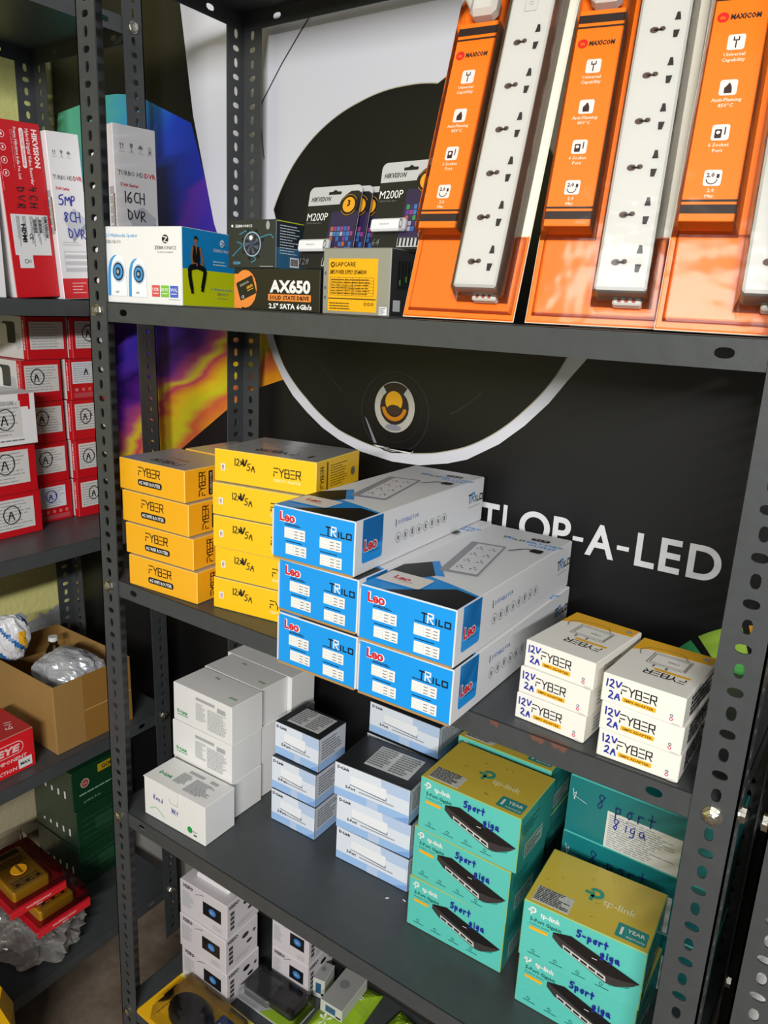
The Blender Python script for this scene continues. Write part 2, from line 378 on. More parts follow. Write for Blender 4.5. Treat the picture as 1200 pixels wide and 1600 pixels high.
inn = radial(wp((427, 333), (460, 257), (493, 213), (563, 160), (633, 135), (693, 131.7), (428, 524), (445, 572.5), (480, 622.5), (505, 650), (530, 671), (555, 684), (590, 698), (655, 708), (700, 704), (730, 697), (780, 672), (820, 640), (858, 601), (886, 558), (900, 525)), (.283, .0637), .272)
mb.poly(bf, [(.283 + (x - .283) * 1.006, .0637 + (z - .0637) * 1.006) for x, z in inn], M('#b9b39c', .5), 3)
mb.poly(bf, inn, M('#0c0c0e', .4, name='banner_dome_black'), 4)
ln = wp((500, 0), (470, 50), (441, 100), (405, 170)); mb.stroke(bf, [(.21, .62)] + ln + [(.0, .25)], .0022, M('#4a4a4a', .5), 4)
cx, cz = .2815, -.124                        # the small lens in the dome
GR = [M(c, .4) for c in ('#1a1a1e', '#26262c', '#b9b6aa', '#2a211c', '#c47a12', '#e0a51c', '#3a2c22', '#e8e8ea', '#8a8a96')]
mb.ring(bf, cx, cz - .008, .062, .064, GR[1], 5); mb.ring(bf, cx, cz - .004, .050, .0515, GR[0], 5)
mb.ring(bf, cx, cz, .026, .0375, GR[2], 5, n=30, q=1.05); mb.disc(bf, cx, cz, .027, GR[3], 6)
mb.ring(bf, cx, cz + .002, .017, .0235, GR[4], 7, PI * 1.05, PI * 1.95); mb.disc(bf, cx - .001, cz + .009, .016, GR[5], 8); mb.disc(bf, cx, cz - .004, .0135, GR[6], 9, ry=.008)
mb.ring(bf, cx, cz, .024, .038, GR[3], 7, PI * .3, PI * .7, n=10); mb.disc(bf, cx, cz - .0315, .015, GR[8], 9, ry=.005)
mb.poly(bf, [(cx - .056, cz - .02), (cx - .051, cz - .025), (cx - .03, cz - .06), (cx - .036, cz - .06)], GR[8], 6)
mb.poly(bf, [(cx - .036, cz - .063), (cx + .038, cz - .066), (cx + .040, cz - .062), (cx + .034, cz - .0685), (cx - .03, cz - .0655)], GR[7], 7)
for a, r in ((PI * .72, .20), (PI * .3, .21)): mb.ring(bf, .283, .0637, r, r + .002, GR[1], 5, -a - .15, -a + .15)
for ch, x, w in (('T', .445, .0296), ('I', .4808, .0062), ('O', .5075, .047), ('P', .5585, .026), ('-', .5885, .015), ('A', .6075, .040), ('-', .6505, .016), ('L', .6755, .0255), ('E', .7065, .0265), ('D', .7415, .040)):
    if ch == '-': mb.rect(bf, x, -.2735, x + w, -.2675, WHITE2, 3)
    elif ch == 'I': mb.rect(bf, x, -.289, x + w, -.243, WHITE2, 3)
    else: mb.text(bf, ch, x, -.2885, .0455, WHITE2, 3, bold=.02, w=w)
mb.text(bf, 'ON', .232, -.2885, .0455, WHITE2, 3, bold=.02, w=.085)
gx, gz, gr = .8707, -.4824, .156             # colour wheel at the lower right
spk = [(135, 168, '#2f9a6a'), (110.5, 131, '#5ab85e'), (86, 107.5, '#dd9a1e'), (60, 83, '#c9a81e'), (30, 57, '#d8b424'), (0, 27, '#c9c22a')]
for a0, a1, c_ in spk:
    a0, a1 = R0(a0), R0(a1)
    for r0_, r1_, cc in ((.118, gr, {'#5ab85e': '#a6cf48', '#2f9a6a': '#3fa86a'}.get(c_, c_)), (.06, .118, {'#dd9a1e': '#6aa83a'}.get(c_, c_))):
        mb.poly(bf, [(gx + r0_ * math.cos(a0 + (a1 - a0) * j / 8), gz + r0_ * math.sin(a0 + (a1 - a0) * j / 8)) for j in range(9)] + [(gx + r1_ * math.cos(a1 - (a1 - a0) * j / 8), gz + r1_ * math.sin(a1 - (a1 - a0) * j / 8)) for j in range(9)], M(cc, .45), 1)
o = mb.build('wall_banner'); tag(o, 'large black printed banner with a dome camera picture and white lettering covering the back wall', 'banner')

# ------------------------------------------------------------------ slotted steel racks
FW, HC = .038, .019
def slots(zb, zt, off=0):
    return [(k * .02 + off - zb, 'v' if k % 2 else 'h') for k in range(int(math.ceil((zb - off) / .02)) + 1, int((zt - off) / .02))]
def post(W_, D_, sx, sy, zb, zt, root, off=0):
    """corner post; sx, sy = 1 for the left / front corner, -1 for right / back"""
    m = MB(); hs = slots(zb, zt, off); x = 0 if sx > 0 else W_; y = 0 if sy > 0 else D_
    m.perf((x, y, zb), (0, 0, 1), (sx, 0, 0), (0, sy, 0), .002, zt - zb, FW, hs, HC, STEEL)
    m.perf((x, y, zb), (0, 0, 1), (0, sy, 0), (sx, 0, 0), .002, zt - zb, FW, hs, HC, STEEL)
    return m.build('post', root)
def bolt(root, loc, n):
    m = MB(); n = Vector(n); p = Vector(loc)
    m.cyl(p, p + n * .0012, .0088, .0088, CHROME, 18)
    m.cyl(p + n * .0012, p + n * .0055, .0078, .0078, CHROME, 6); m.cyl(p + n * .0055, p + n * .0068, .0078, .0052, CHROME, 6)
    m.cyl(p + n * .0068, p + n * .0074, .004, .003, CHROME, 12)
    return m.build('bolt', root)
def rack(W_, D_, zs, zb, zt, root, off=0, sidebolt=True, rust=False, nobolt=()):
    for sx in (1, -1):
        for sy in (1, -1): post(W_, D_, sx, sy, zb, zt, root, off)
    for k, z in enumerate(zs):
        m = MB(); t = z + .012; a = .0022; lip = .0255
        m.box((a, a, t - .0012), (W_ - a, D_ - a, t), STEEL, c=.0008)
        hs = [(.071 - a, 'v'), (W_ - .071 - a, 'v')]
        m.perf((a, a, t - lip), (1, 0, 0), (0, 0, 1), (0, 1, 0), .0012, W_ - 2 * a, lip, hs, lip / 2, STEEL, half=.011, a=.0078, b=.0044)
        m.perf((a, D_ - a, t - lip), (1, 0, 0), (0, 0, 1), (0, -1, 0), .0012, W_ - 2 * a, lip, hs, lip / 2, STEEL, half=.011, a=.0078, b=.0044)
        for x, n in ((a, 1), (W_ - a, -1)):
            m.perf((x, a, t - lip), (0, 1, 0), (0, 0, 1), (n, 0, 0), .0012, D_ - 2 * a, lip, [(.071, 'v'), (D_ - .075, 'v')], lip / 2, STEEL, half=.011, a=.0078, b=.0044)
        if rust and k == 2:
            f = F((0, a, t - lip), (1, 0, 0), (0, 0, 1)); RU = M('#6a4436', .8)
            for x0, w in ((.70, .018), (.722, .02), (.655, .012)):
                m.poly(f, [(x0, .0245), (x0 + w * .3, .019), (x0 + w * .5, .0205), (x0 + w * .8, .0175), (x0 + w, .0245)], RU, 1)
            f2 = F((0, 0, t), (1, 0, 0), (0, 1, 0)); m.poly(f2, [(.70, .003), (.745, .003), (.735, .006), (.71, .005)], RU, 1)
        m.build('shelf', root)
        if k in nobolt: continue
        for x, sx in ((HC, 1), (W_ - HC, -1)):
            bolt(root, (x, -.0001, z), (0, -1, 0)); bolt(root, (x, D_, z), (0, 1, 0))
            if sidebolt: bolt(root, (0 if sx > 0 else W_, HC, z), (-sx, 0, 0)); bolt(root, (0 if sx > 0 else W_, D_ - HC, z), (-sx, 0, 0))
MW, MD = .898, .2965
r0 = empty('steel_shelving_rack', (-.019, 0, 0)); tag(r0, 'grey slotted-angle steel rack in the middle, holding the yellow, blue and teal boxes', 'shelving rack', 'slotted steel racks')
rack(MW, MD, (.44, 0, -.4, -.8, -1.2), FZ, .80, r0, rust=True)
r1 = empty('steel_shelving_rack', (.9035, 0, 0)); tag(r1, 'grey slotted steel rack of which one post shows at the lower right edge', 'shelving rack', 'slotted steel racks')
rack(MW, MD, (.44, 0, -.4, -.8, -1.2), FZ, .80, r1)
LX, LYE, LW, LD = -.2063, .2612, .914, .3175
Lz = [.438, -.002, -.410, -.813, -1.247]
r2 = bpy.data.objects.new('steel_shelving_rack', None); C.objects.link(r2)
r2.matrix_world = LM @ Matrix.Translation((LX, LYE - LW, 0)) @ Matrix.Rotation(PI / 2, 4, 'Z')
tag(r2, 'grey slotted steel rack at the left, set at a right angle, holding red boxes', 'shelving rack', 'slotted steel racks')
rack(LW, LD, Lz, FZ - .01, .80, r2, off=-.002)
LT = [z + .012 for z in Lz]                    # shelf tops of the left rack


# ------------------------------------------------------------------ print helpers
def fyber(m, f, x, y, w, h, ink=BLACK, k=2):
    """angular five-letter word mark drawn with bars"""
    t = h * .13; lw = w * .165; st = w * .205
    def seg(i, a, b, tk=t): m.stroke(f, [(x + i * st + a[0] * lw, y + a[1] * h), (x + i * st + b[0] * lw, y + b[1] * h)], tk, ink, k)
    seg(0, (0, 1), (1, 1)); seg(0, (0, .52), (.85, .52)); seg(0, (.03, .3), (.03, 0))
    seg(1, (0, 1), (.5, .5)); seg(1, (1, 1), (.5, .5)); seg(1, (.5, .5), (.5, 0))
    for a, b in (((0, 1), (.9, 1)), ((.9, 1), (.9, .55)), ((0, .52), (.95, .52)), ((.97, .5), (.97, 0)), ((0, 0), (.97, 0)), ((.03, 1), (.03, 0))): seg(2, a, b)
    for v in (0, .5, 1): seg(3, (.05, v), (.95, v))
    for a, b in (((0, 1), (.95, 1)), ((.95, 1), (.95, .5)), ((0, .5), (.95, .5)), ((.5, .5), (1, 0)), ((.03, 1), (.03, 0))): seg(4, a, b)
def tag_icon(m, f, x, y, s):
    m.rect(f, x, y, x + s, y + s * 1.35, WHITE, 2, r=s * .15)
    m.ring(f, x + s * .5, y + s * .85, s * .16, s * .26, INK, 3, n=10); m.ring(f, x + s * .5, y + s * .42, s * .16, s * .26, REDL, 3, n=10)
def dlink(m, f, x, y, h, ink): m.text(f, 'D-Link', x, y, h, ink, 2, bold=.035, sx=1.15)
def tp(m, f, x, y, s, ink, k=2):
    m.ring(f, x + s * .55, y + s * .62, s * .18, s * .38, ink, k, -PI * .75, PI * .9, n=16); m.rect(f, x + s * .3, y, x + s * .48, y + s * .62, ink, k)
    m.rect(f, x, y + s * .42, x + s * .3, y + s * .6, ink, k)
GREEN = M('#1f9a4a', .5); BAR = M('#a9abaf', .6)
BLUEP = M('#9cc0ee', .45); BLUEP2 = M('#b9cdec', .45); PALE = M('#dfe6f2', .42)
GOLD = M('#efb324', .4)

def mkbox(name, w, d, h, mat, fm=None, c=.0007):
    m = MB(); m.box((0, 0, 0), (w, d, h), mat, c, fm); return m, faces(w, d, h)
def crinkle(m, f, w, h, n, seed, mat=None):
    """creases of the shrink film catching light: thin raised folds of the film"""
    rn = random.Random(seed)
    for i in range(n):
        x, y = rn.uniform(.05, .9) * w, rn.uniform(.1, .85) * h; a = rn.uniform(0, PI); l = rn.uniform(.02, .06) * w
        m.stroke(f, [(x, y), (x + l * math.cos(a), y + l * .6 * math.sin(a))], .0007, mat or WRAP, 4)

# ---- stack of yellow router boxes
def router(seed):
    w, d, h = .1362, .108, .0456
    m, q = mkbox('router_box', w, d, h, YEL, {'top': M('#a9a7a2', .25, 0, .5, .15, 20), 'edge': M('#f3c35a', .45)}, .0010)
    f = q['front']; fyber(m, f, w * .31, h * .56, w * .33, h * .25)
    m.rect(f, w * .295, h * .23, w * .665, h * .43, BLACK, 1, r=.0035); m.text(f, '4G WIFI ROUTER', w * .48, h * .275, h * .115, WHITE, 2, bold=.02, w=w * .33, al='c')
    f = q['right']; g = f.sub(.037, .006, PI / 2); fyber(m, g, 0, 0, .034, .011); g2 = f.sub(.052, .005, PI / 2); m.rect(g2, 0, 0, .035, .008, BLACK, 1, r=.002)
    m.text(g2, '4G WIFI ROUTER', .0175, .002, .0036, WHITE, 2, w=.031, al='c'); m.lines(f, .064, .008, .098, .038, 8, M('#7a5a10', .6), seed=seed)
    f = q['top'].sub(w * .78, d * .28, PI); fyber(m, f, 0, 0, w * .44, d * .13); m.rect(f, .012, -.020, .055, -.013, M('#b98a3e', .5), 1)
    crinkle(m, q['front'], w, h, 9, seed, WRAP)
    return m
RL = [(.0414, .0047, 3.6), (.0321, .0080, 3.1), (.0218, .0117, 2.1), (.0129, .0154, 1.3)]
S2, S3, S4, S5 = .0125, -.3875, -.7875, -1.1875
nm = ['bottom', 'second from the bottom', 'second from the top', 'top']
for i, (x, y, a) in enumerate(RL):
    o = router(i).build('router_box'); put(o, (x, y, S3 + i * .0462), R(a))
    tag(o, 'yellow wifi router box, %s of the front left stack of four' % nm[i], 'box', 'yellow router boxes in the front stack')
o = router(9).build('router_box'); put(o, (.022, .130, S3 + 3 * .0462 + .0002), R(1))
tag(o, 'grey-topped yellow router box directly behind the top of the left yellow stack', 'box', 'yellow router boxes in the row behind')
for i in range(3):
    o = router(20 + i).build('router_box'); put(o, (.03 - .002 * i, .129, S3 + i * .0462), R(1))
    tag(o, 'yellow router box almost hidden behind the left yellow stack, %s' % ['lowest of three', 'in the middle', 'third up'][i], 'box', 'yellow router boxes in the row behind')

# ---- stack of yellow adapter boxes
def adapter(seed):
    w, d, h = .1562, .1175, .0436
    m, q = mkbox('adapter_box', w, d, h, YEL2, {'top': M('#a3a3a1', .25, 0, .5, .15, 20), 'edge': M('#f0d060', .45)}, .0010)
    f = q['front']; tag_icon(m, f, w * .07, h * .35, w * .045); fyber(m, f, w * .60, h * .42, w * .26, h * .24); m.text(f, 'DESKTOP ADAPTER', w * .60, h * .26, h * .085, M('#fdf3c0', .5), 2, bold=.01, w=w * .26)
    m.hand(f, '12', w * .20, h * .56, h * .22, INK, w=.0012, k=3, gap=.1); m.hand(f, '*V', w * .275, h * .54, h * .24, INK, w=h * .05, gap=-.3); m.hand(f, '5A', w * .335, h * .46, h * .22, INK, w=.0012, rot=-.08, gap=.1)
    f = q['right']; BR = M('#6b5410', .6); fyber(m, f.sub(.018, .008, PI / 2), 0, 0, .028, .008); m.rect(f, .026, .003, .030, .040, BR, 1)
    m.lines(f.sub(.036, .006), 0, 0, .046, .030, 9, BR, fill=.3, seed=seed); m.disc(f, .098, .018, .006, M('#6a6a5a', .5), 2)
    f = q['top']; m.rect(f, w * .83, .02, w * .86, .035, DGREY, 1); fyber(m, f.sub(w * .7, d * .3, PI), 0, 0, .06, .014)
    crinkle(m, q['front'], w, h, 9, seed, WRAP)
    return m
AL = [(.1979, .0241, 9), (.1992, .0262, 9), (.1997, .0225, 9), (.1965, .0247, 9), (.1927, .0324, 9.6)]
nm5 = ['bottom', 'second from the bottom', 'middle', 'second from the top', 'top']
for i, (x, y, a) in enumerate(AL):
    o = adapter(40 + i).build('adapter_box'); put(o, (x, y, S3 + i * .0442), R(a))
    tag(o, 'lemon yellow desktop adapter box marked 12V 5A, %s of five' % nm5[i], 'box', 'yellow desktop adapter boxes')

# ---- blue and white power strip cartons
LREDM = M('#d21f2c', .45); LEOG = M('#e6e7ea', .4, name='glossy_white_print')
def leologo(m, f, x, y, h, k=2):
    m.text(f, 'Leo', x, y, h, WHITE, k, bold=.085); m.text(f, 'Leo', x, y, h, LREDM, k + 1, bold=.035); m.rect(f, x + h * .8, y - h * .28, x + h * 2.6, y - h * .22, BLACK, k)
def trilo(m, f, x, y, h, a=BLACK, b=WHITE, k=2):
    t = h * .16; S_ = lambda pts, c: m.stroke(f, [(x + u * h, y + v * h) for u, v in pts], t, c, k)
    S_([(0, .9), (.9, .9)], a); S_([(.3, .9), (.3, 0)], a); S_([(.75, 0), (.75, 1), (1.35, 1), (1.35, .6), (.9, .55), (1.4, 0)], b)
    S_([(1.7, .62), (1.7, 0)], a); S_([(2.05, .62), (2.05, .04), (2.5, .04)], a); S_([(2.75, .62), (2.75, .04), (3.35, .04), (3.35, .62), (2.75, .62)], a)
def minitab(m, f, x, y, w, h):
    m.rect(f, x, y, x + w, y + h, WHITE, 2)
    for i in range(3):
        m.rect(f, x + w * .06, y + h * (.14 + .28 * i), x + w * .34, y + h * (.16 + .28 * i), LGREY, 3)
        for c in (.48, .76): m.rect(f, x + w * c, y + h * (.14 + .28 * i), x + w * (c + .17), y + h * (.22 + .28 * i), GREYTXT, 3)
    m.rect(f, x + w * .38, y + h * .08, x + w * .39, y + h * .92, LGREY, 3); m.rect(f, x + w * .69, y + h * .08, x + w * .70, y + h * .92, LGREY, 3)
def leobox(w, seed):
    d, h = .32, .0625
    m, q = mkbox('power_strip_carton', w, d, h, LEOG, {'front': LEOB, 'bottom': TAN, 'edge': M('#dcdcdc', .5)}, .0012)
    f = q['front']; leologo(m, f, w * .09, h * .74, h * .17); trilo(m, f, w * .66, h * .66, h * .16)
    for i, (x, y) in enumerate(((.15, .43), (.59, .40), (.17, .13), (.60, .09))):
        minitab(m, f, w * x, h * y, w * .26, h * .20); m.rect(f, w * x, h * (y + .235), w * (x + .2), h * (y + .25), BLACK, 2)
    f = q['top']
    m.poly(f, [(.001, .001), (w - .001, .001), (w - .001, .05), (w * .66, .062), (w * .2, .075), (.001, .06)], LEOB, 1)
    m.poly(f, [(w * .25, .001), (w - .001, .001), (w - .001, .045), (w * .75, .052)], BLACK, 2); m.poly(f, [(.001, .03), (.001, .085), (w * .18, .115), (w * .42, .075), (w * .3, .05)], BLACK, 2)
    m.poly(f, [(w * .18, .115), (w * .23, .122), (w * .5, .078), (w * .42, .074)], LEOB, 3)
    m.rect(f, w * .03, .022, w * .50, .058, M('#e6e0da', .4), 4, r=.004); leologo(m, f, w * .15, .036, .010, 5)
    g = f.sub(w * .36, .093, .18)                                 # printed picture of the strip
    m.rect(g, 0, 0, .045, .13, M('#9c9ca4', .4), 4, r=.002); m.rect(g, .010, .006, .043, .124, M('#e3e3e8', .35), 5, r=.002)
    for i in range(4):
        m.ring(g, .026, .026 + i * .027, .0122, .0127, LGREY, 6, n=4)
        for j in (0, 1):
            for a, b in ((0, .004), (-.003, -.002), (.003, -.002)): m.disc(g, .018 + j * .016 + a, .023 + i * .027 + b, .0014, BLACK, 6, n=6)
    m.stroke(f, smooth([(w * .62, .215), (w * .75, .24), (w * .88, .235)]), .0025, BLACK, 6); m.rect(f, w * .80, .228, w * .93, .243, BLACK, 6, r=.003)
    trilo(m, f, w * .33, .268, .009, BLACK, LEOB); m.text(f, 'BELT STRIP', w * .62, .268, .0075, LEOB, 2, bold=.02); m.text(f, 'OUTLET', w * .68, .256, .0075, LEOB, 2, bold=.02); m.rect(f, w * .62, .282, w * .84, .293, BLACK, 2, r=.004)
    m.text(f, '4 x 4', w * .66, .2845, .006, WHITE, 3)
    f = q['right']; m.rect(f, .014, .012, .055, h - .0008, LEOB, 1, r=.004); m.rect(f, .014, .03, .055, h - .0008, LEOB, 1); leologo(m, f, .017, .026, .0125, 2)
    m.rect(f, .082, .040, .0835, .049, BLACK, 2); m.text(f, 'SUITABLE FOR', .087, .042, .0052, M('#2f6fb8', .5), 2, w=.048)
    for i in range(8):
        x = .089 + i * .0163; m.ring(f, x, .026, .0058, .0064, GREYTXT, 2, n=14); m.rect(f, x - .002, .023, x + .002, .028 + (i % 3) * .001, GREYTXT, 2, r=.001)
    trilo(m, f, .272, .032, .013, BLACK, M('#3c8ccc', .4)); m.lines(f, .274, .024, .31, .028, 1, LGREY)
    # worn open corner and the kraft edge of the tuck flap
    m.box((.001, -.0012, -.0001), (w - .001, .0002, .0022), TAN, .0003)
    m.box((-.0006, -.0014, .003), (.0014, .0002, h * .93), M('#d5d3cf', .6), .0004)
    return m
for nme, w, lst in (('L', .113, [(.3798, -.0433, .86), (.3746, -.0376, .6), (.3669, -.0403, 2.5)]), ('R', .1163, [(.4965, -.0421, .81), (.4945, -.0422, 1.2)])):
    for i, (x, y, a) in enumerate(lst):
        o = leobox(w, i).build('power_strip_carton'); put(o, (x, y, S3 + i * .0632), R(a))
        side = 'left column of three' if nme == 'L' else 'right column of two'
        pos = (['bottom', 'middle', 'topmost'] if nme == 'L' else ['bottom', 'upper'])[i]
        tag(o, 'long blue and white power strip carton, %s in the %s' % (pos, side), 'box', 'blue and white power strip cartons')

# ---- small white adapter boxes
def smps(w, seed, darkside):
    d, h = .109, .0288
    CR = M('#f1efe9', .42)
    m, q = mkbox('adapter_box', w, d, h, CREAM, {'top': CR, 'edge': CREAM}, .0009)
    f = q['front']; fyber(m, f, w * .25, h * .45, w * .43, h * .30); m.rect(f, w * .27, h * .20, w * .68, h * .36, GOLD, 1, r=.001); m.text(f, 'SMPS ADAPTER', w * .475, h * .235, h * .09, M('#6a4a10', .5), 2, bold=.02, w=w * .36, al='c')
    m.rect(f, w * .83, h * .10, w * .90, h * .38, WHITE2, 1, r=.0008); m.ring(f, w * .865, h * .31, .0009, .0015, INK, 2, n=8); m.ring(f, w * .865, h * .19, .0010, .0017, REDL, 2, n=8)
    x0 = .03 if not darkside else .04
    m.hand(f, '12V', w * x0, h * .58, h * .27, BLUEINK, w=.0014, jit=.12); m.hand(f, '2A', w * (x0 + .06), h * .20, h * .27, BLUEINK, w=.0014, jit=.12)
    m.rect(f, w * .88, .0004, w * .97, .0022, M('#c9c6be', .6), 1)
    f = q['top']; m.poly(f, [(.001, d - .001), (.001, d * .66), (w * .66, d - .001)], GOLD, 1)
    m.poly(f, [(.0012, d - .001), (.0012, d * .74), (w * .97, d * .80), (w * .97, d - .001)], GOLD, 1.7)
    g = f.sub(w * .86, d * .33, PI); fyber(m, g, 0, 0, w * .5, d * .09); m.rect(g, -.002, -.0075, w * .42, -.003, GOLD, 1)
    LN = M('#6a6a6a', .5)
    def outl(x0, y0, x1, y1): m.stroke(f, [(w * x0, d * y0), (w * x1, d * y0), (w * x1, d * y1), (w * x0, d * y1), (w * x0, d * y0)], .0006, LN, 3)
    outl(.30, .46, .78, .72); outl(.33, .49, .76, .69); m.stroke(f, smooth([(w * .72, d * .72), (w * .62, d * .86), (w * .2, d * .82), (w * .1, d * .70), (w * .16, d * .60)]), .0007, LN, 3)
    m.rect(f, w * .40, d * .40, w * .42, d * .45, LN, 3); m.rect(f, w * .56, d * .40, w * .58, d * .45, LN, 3); m.text(f.sub(w * .66, d * .60, PI), 'FYBER', 0, 0, .003, LN, 3)
    m.rect(f, w * .84, d * .86, w * .92, d * .92, MGREY, 3, r=.001)
    f = q['right']
    if darkside:
        m.lines(f, .018, .004, .095, h - .004, 4, DGREY, fill=.7, ragged=.2, seed=seed); fyber(m, f, .040, .012, .030, .009)
    else: m.lines(f, .02, .005, .06, .022, 4, MGREY, seed=seed)
    m.lines(q['back'], .005, .005, .06, .02, 3, MGREY)
    return m
for sd, w, h, lst in ((0, .0771, .0293, [(.6552, .0225, -3.8), (.6559, .0237, -4.7), (.6579, .0265, -6.4)]), (1, .0769, .029, [(.7487, .0081, 0.1), (.7480, .0070, -1.3), (.7460, .0071, -2.9)])):
    for i, (x, y, a) in enumerate(lst):
        random.seed(60 + i + 7 * sd)
        o = smps(w, i + 5 * sd, sd).build('adapter_box'); put(o, (x, y, S3 + i * h), R(a))
        tag(o, 'small white adapter box marked 12V 2A, %s of the %s stack of three' % (['bottom', 'middle', 'top'][i], ['left', 'right'][sd]), 'box', 'small white 12V adapter boxes')

# ---- plain white network camera boxes
def whitebox(front=True, w=.1355, d=.069, h=.0668, seed=0, top=True):
    m, q = mkbox('white_box', w, d, h, WHITE, {'edge': WHITE}, .0009)
    if front:
        f = q['front']; dlink(m, f, w * .07, h * .24, h * .085, GREEN); m.rect(f, w * .07, h * .18, w * .26, h * .20, GREEN, 1)
        m.rect(f, w * .40, h * .78, w * .72, h * .86, BAR, 1); m.rect(f, w * .76, h * .70, w * .90, h * .82, BAR, 1)
        m.lines(f, w * .40, h * .25, w * .58, h * .72, 12, BAR, seed=seed); m.lines(f, w * .60, h * .12, w * .93, h * .68, 15, BAR, fill=.5, ragged=.25, seed=seed + 1)
    if top:
        f = q['top']; m.text(f.sub(w * .40, d * .82, PI + .02), 'TO', 0, 0, .006, M('#5a5a52', .5), 2, bold=.02); m.lines(f.sub(w * .93, d * .34, PI), 0, 0, .022, .006, 2, GREEN, seed=seed)
    return m
for i, (x, y, a) in enumerate([(.0272, .0908, .5), (.0274, .0888, 1.2), (.0276, .0919, 0)]):
    o = whitebox(seed=i).build('white_box'); put(o, (x, y, S4 + i * .0675), R(a))
    tag(o, 'plain white network device box, %s of the front column on the lower shelf' % ['bottom', 'middle', 'top'][i], 'box', 'plain white boxes on the lower shelf')
for c, (x, y, a) in enumerate([(.0225, .1645, -.6), (.012, .2285, -.6)]):
    for i in range(3):
        hh = .0668
        o = whitebox(False, .1346 if c == 0 else .155, .063 if c == 0 else .060, .0668, top=(i == 2 and c == 0)).build('white_box'); put(o, (x + .002 * (i % 2), y, S4 + i * .0672), R(a))
        tag(o, 'plain white box in the %s column behind the labelled ones, %s' % (['second', 'rearmost'][c], ['bottom', 'middle', 'top'][i]), 'box', 'plain white boxes on the lower shelf')
w, d, h = .1372, .0635, .0695
m, q = mkbox('white_box', w, d, h - .002, WHITE, {'edge': WHITE}, .0008); f = q['front']
random.seed(5); m.hand(f, 'Rond', w * .16, h * .52, h * .12, BLUEINK, w=.0009, rot=-.05, gap=.1); m.hand(f, 'XRt', w * .46, h * .40, h * .12, BLUEINK, w=.0009, rot=-.05, gap=.1)
m.stroke(f, smooth([(w * .1, h * .22), (w * .2, h * .34), (w * .34, h * .16)]), .0015, M('#a9cfa6', .5), 2); m.disc(f, w * .76, h * .22, .0055, GREEN, 2); m.rect(f, w * .82, h * .12, w * .87, h * .15, BLACK, 2); m.text(f, 'eco', w * .81, h * .2, .005, GREEN, 2)
m.stroke(f, [(w * .42, h * .80), (w * .44, h * .64), (w * .56, h * .62), (w * .57, h * .78)], .0005, MGREY, 2)
o = m.build('white_box'); put(o, (.0395, .0194, S4), R(1.7)); tag(o, 'opened white box with blue handwriting on its front, standing before the white stack', 'box')
m = MB(); m.box((-.0006, -.0012, 0), (w + .0006, d, .0018), WHITE, .0006); g = F((0, 0, .0018), (1, 0, 0), (0, 1, 0))
dlink(m, g, w * .10, d * .30, d * .10, GREEN); m.rect(g, w * .38, d * .74, w * .62, d * .84, BAR, 1); m.lines(g, w * .34, d * .25, w * .52, d * .68, 8, BAR, fill=.7, seed=3); m.lines(g, w * .56, d * .14, w * .92, d * .66, 11, BAR, fill=.7, seed=4); m.rect(g, w * .72, d * .74, w * .84, d * .84, BAR, 1)
l = m.build('lid', o); l.location = (0, 0, h - .0019); l.rotation_euler = (0, 0, 0)
m = MB(); m.box((w * .40, -.0016, h - .016), (w * .58, -.0010, h), WHITE, .0002); m.build('tuck_tab', o)

# ---- pale blue switch boxes
def bluebox(w, d, h, seed):
    SIDE = M('#c9ced8', .42)
    m, q = mkbox('switch_box', w, d, h, SIDE, {'front': PALE, 'top': BLACK if False else M('#26282b', .35), 'edge': M('#4a4c50', .45), 'back': BLACK}, .0007)
    f = q['front']; m.rect(f, .001, .001, w - .001, h * .25, BLUEP, 1); m.poly(f, [(w * .62, h * .98), (w * .64, h * .66), (w * .99, h * .66), (w * .99, h * .98)], BLUEP2, 1)
    m.rect(f, w * .45, .001, w * .6, h * .25, BLUEP2, 2); m.poly(f, [(w * .8, .001), (w * .99, .001), (w * .99, h * .2)], M('#7fa8e4', .45), 2)
    dlink(m, f, w * .04, h * .84, h * .085, BLACK); m.rect(f, w * .22, h * .46, w * .70, h * .76, M('#eef1f6', .4), 2, r=.002); m.stroke(f, [(w * .22, h * .48), (w * .70, h * .42), (w * .70, h * .50)], .0012, M('#6f7480', .5), 3)
    m.text(f, '5-Port', w * .16, h * .33, h * .085, BLACK, 2, bold=.03); m.rect(f, w * .34, h * .34, w * .80, h * .37, MGREY, 2)
    f = q['right']; m.rect(f, .001, .001, d - .001, h * .25, BLUEP, 1); m.lines(f, .006, h * .32, d * .85, h * .9, 7, GREYTXT, seed=seed); 
    return m
def sticker(o, w, d, h, x0, y0, x1, y1, seed, name='label_sticker', n=9):
    m = MB(); f = F((0, 0, h), (1, 0, 0), (0, 1, 0)); m.box((x0, y0, h), (x1, y1, h + .0003), M('#d4d6d8', .5), .0001)
    g = F((0, 0, h + .0003), (1, 0, 0), (0, 1, 0)); mid = x0 + (x1 - x0) * .5
    m.lines(g, x0 + .002, y0 + .003, mid - .001, y1 - .002, n, GREYTXT, seed=seed); m.lines(g, mid + .001, y0 + .002, x1 - .002, y1 - .003, n, GREYTXT, seed=seed + 1)
    c = m.build(name, o); c['label'] = 'white printed sticker'; return c
for i, (x, y, a) in enumerate([(.2076, .1360, 1.6), (.2069, .1369, 1.5), (.2055, .1450, .7)]):
    w, d, h = .0897, .0676, .0570
    o = bluebox(w, d, h, i).build('switch_box'); put(o, (x, y, S4 + i * .0575), R(a)); sticker(o, w, d, h, w * .16, d * .18, w * .86, d * .90, i)
    tag(o, 'pale blue network switch box, %s of the narrow stack of three' % ['bottom', 'middle', 'top'][i], 'box', 'pale blue network switch boxes')
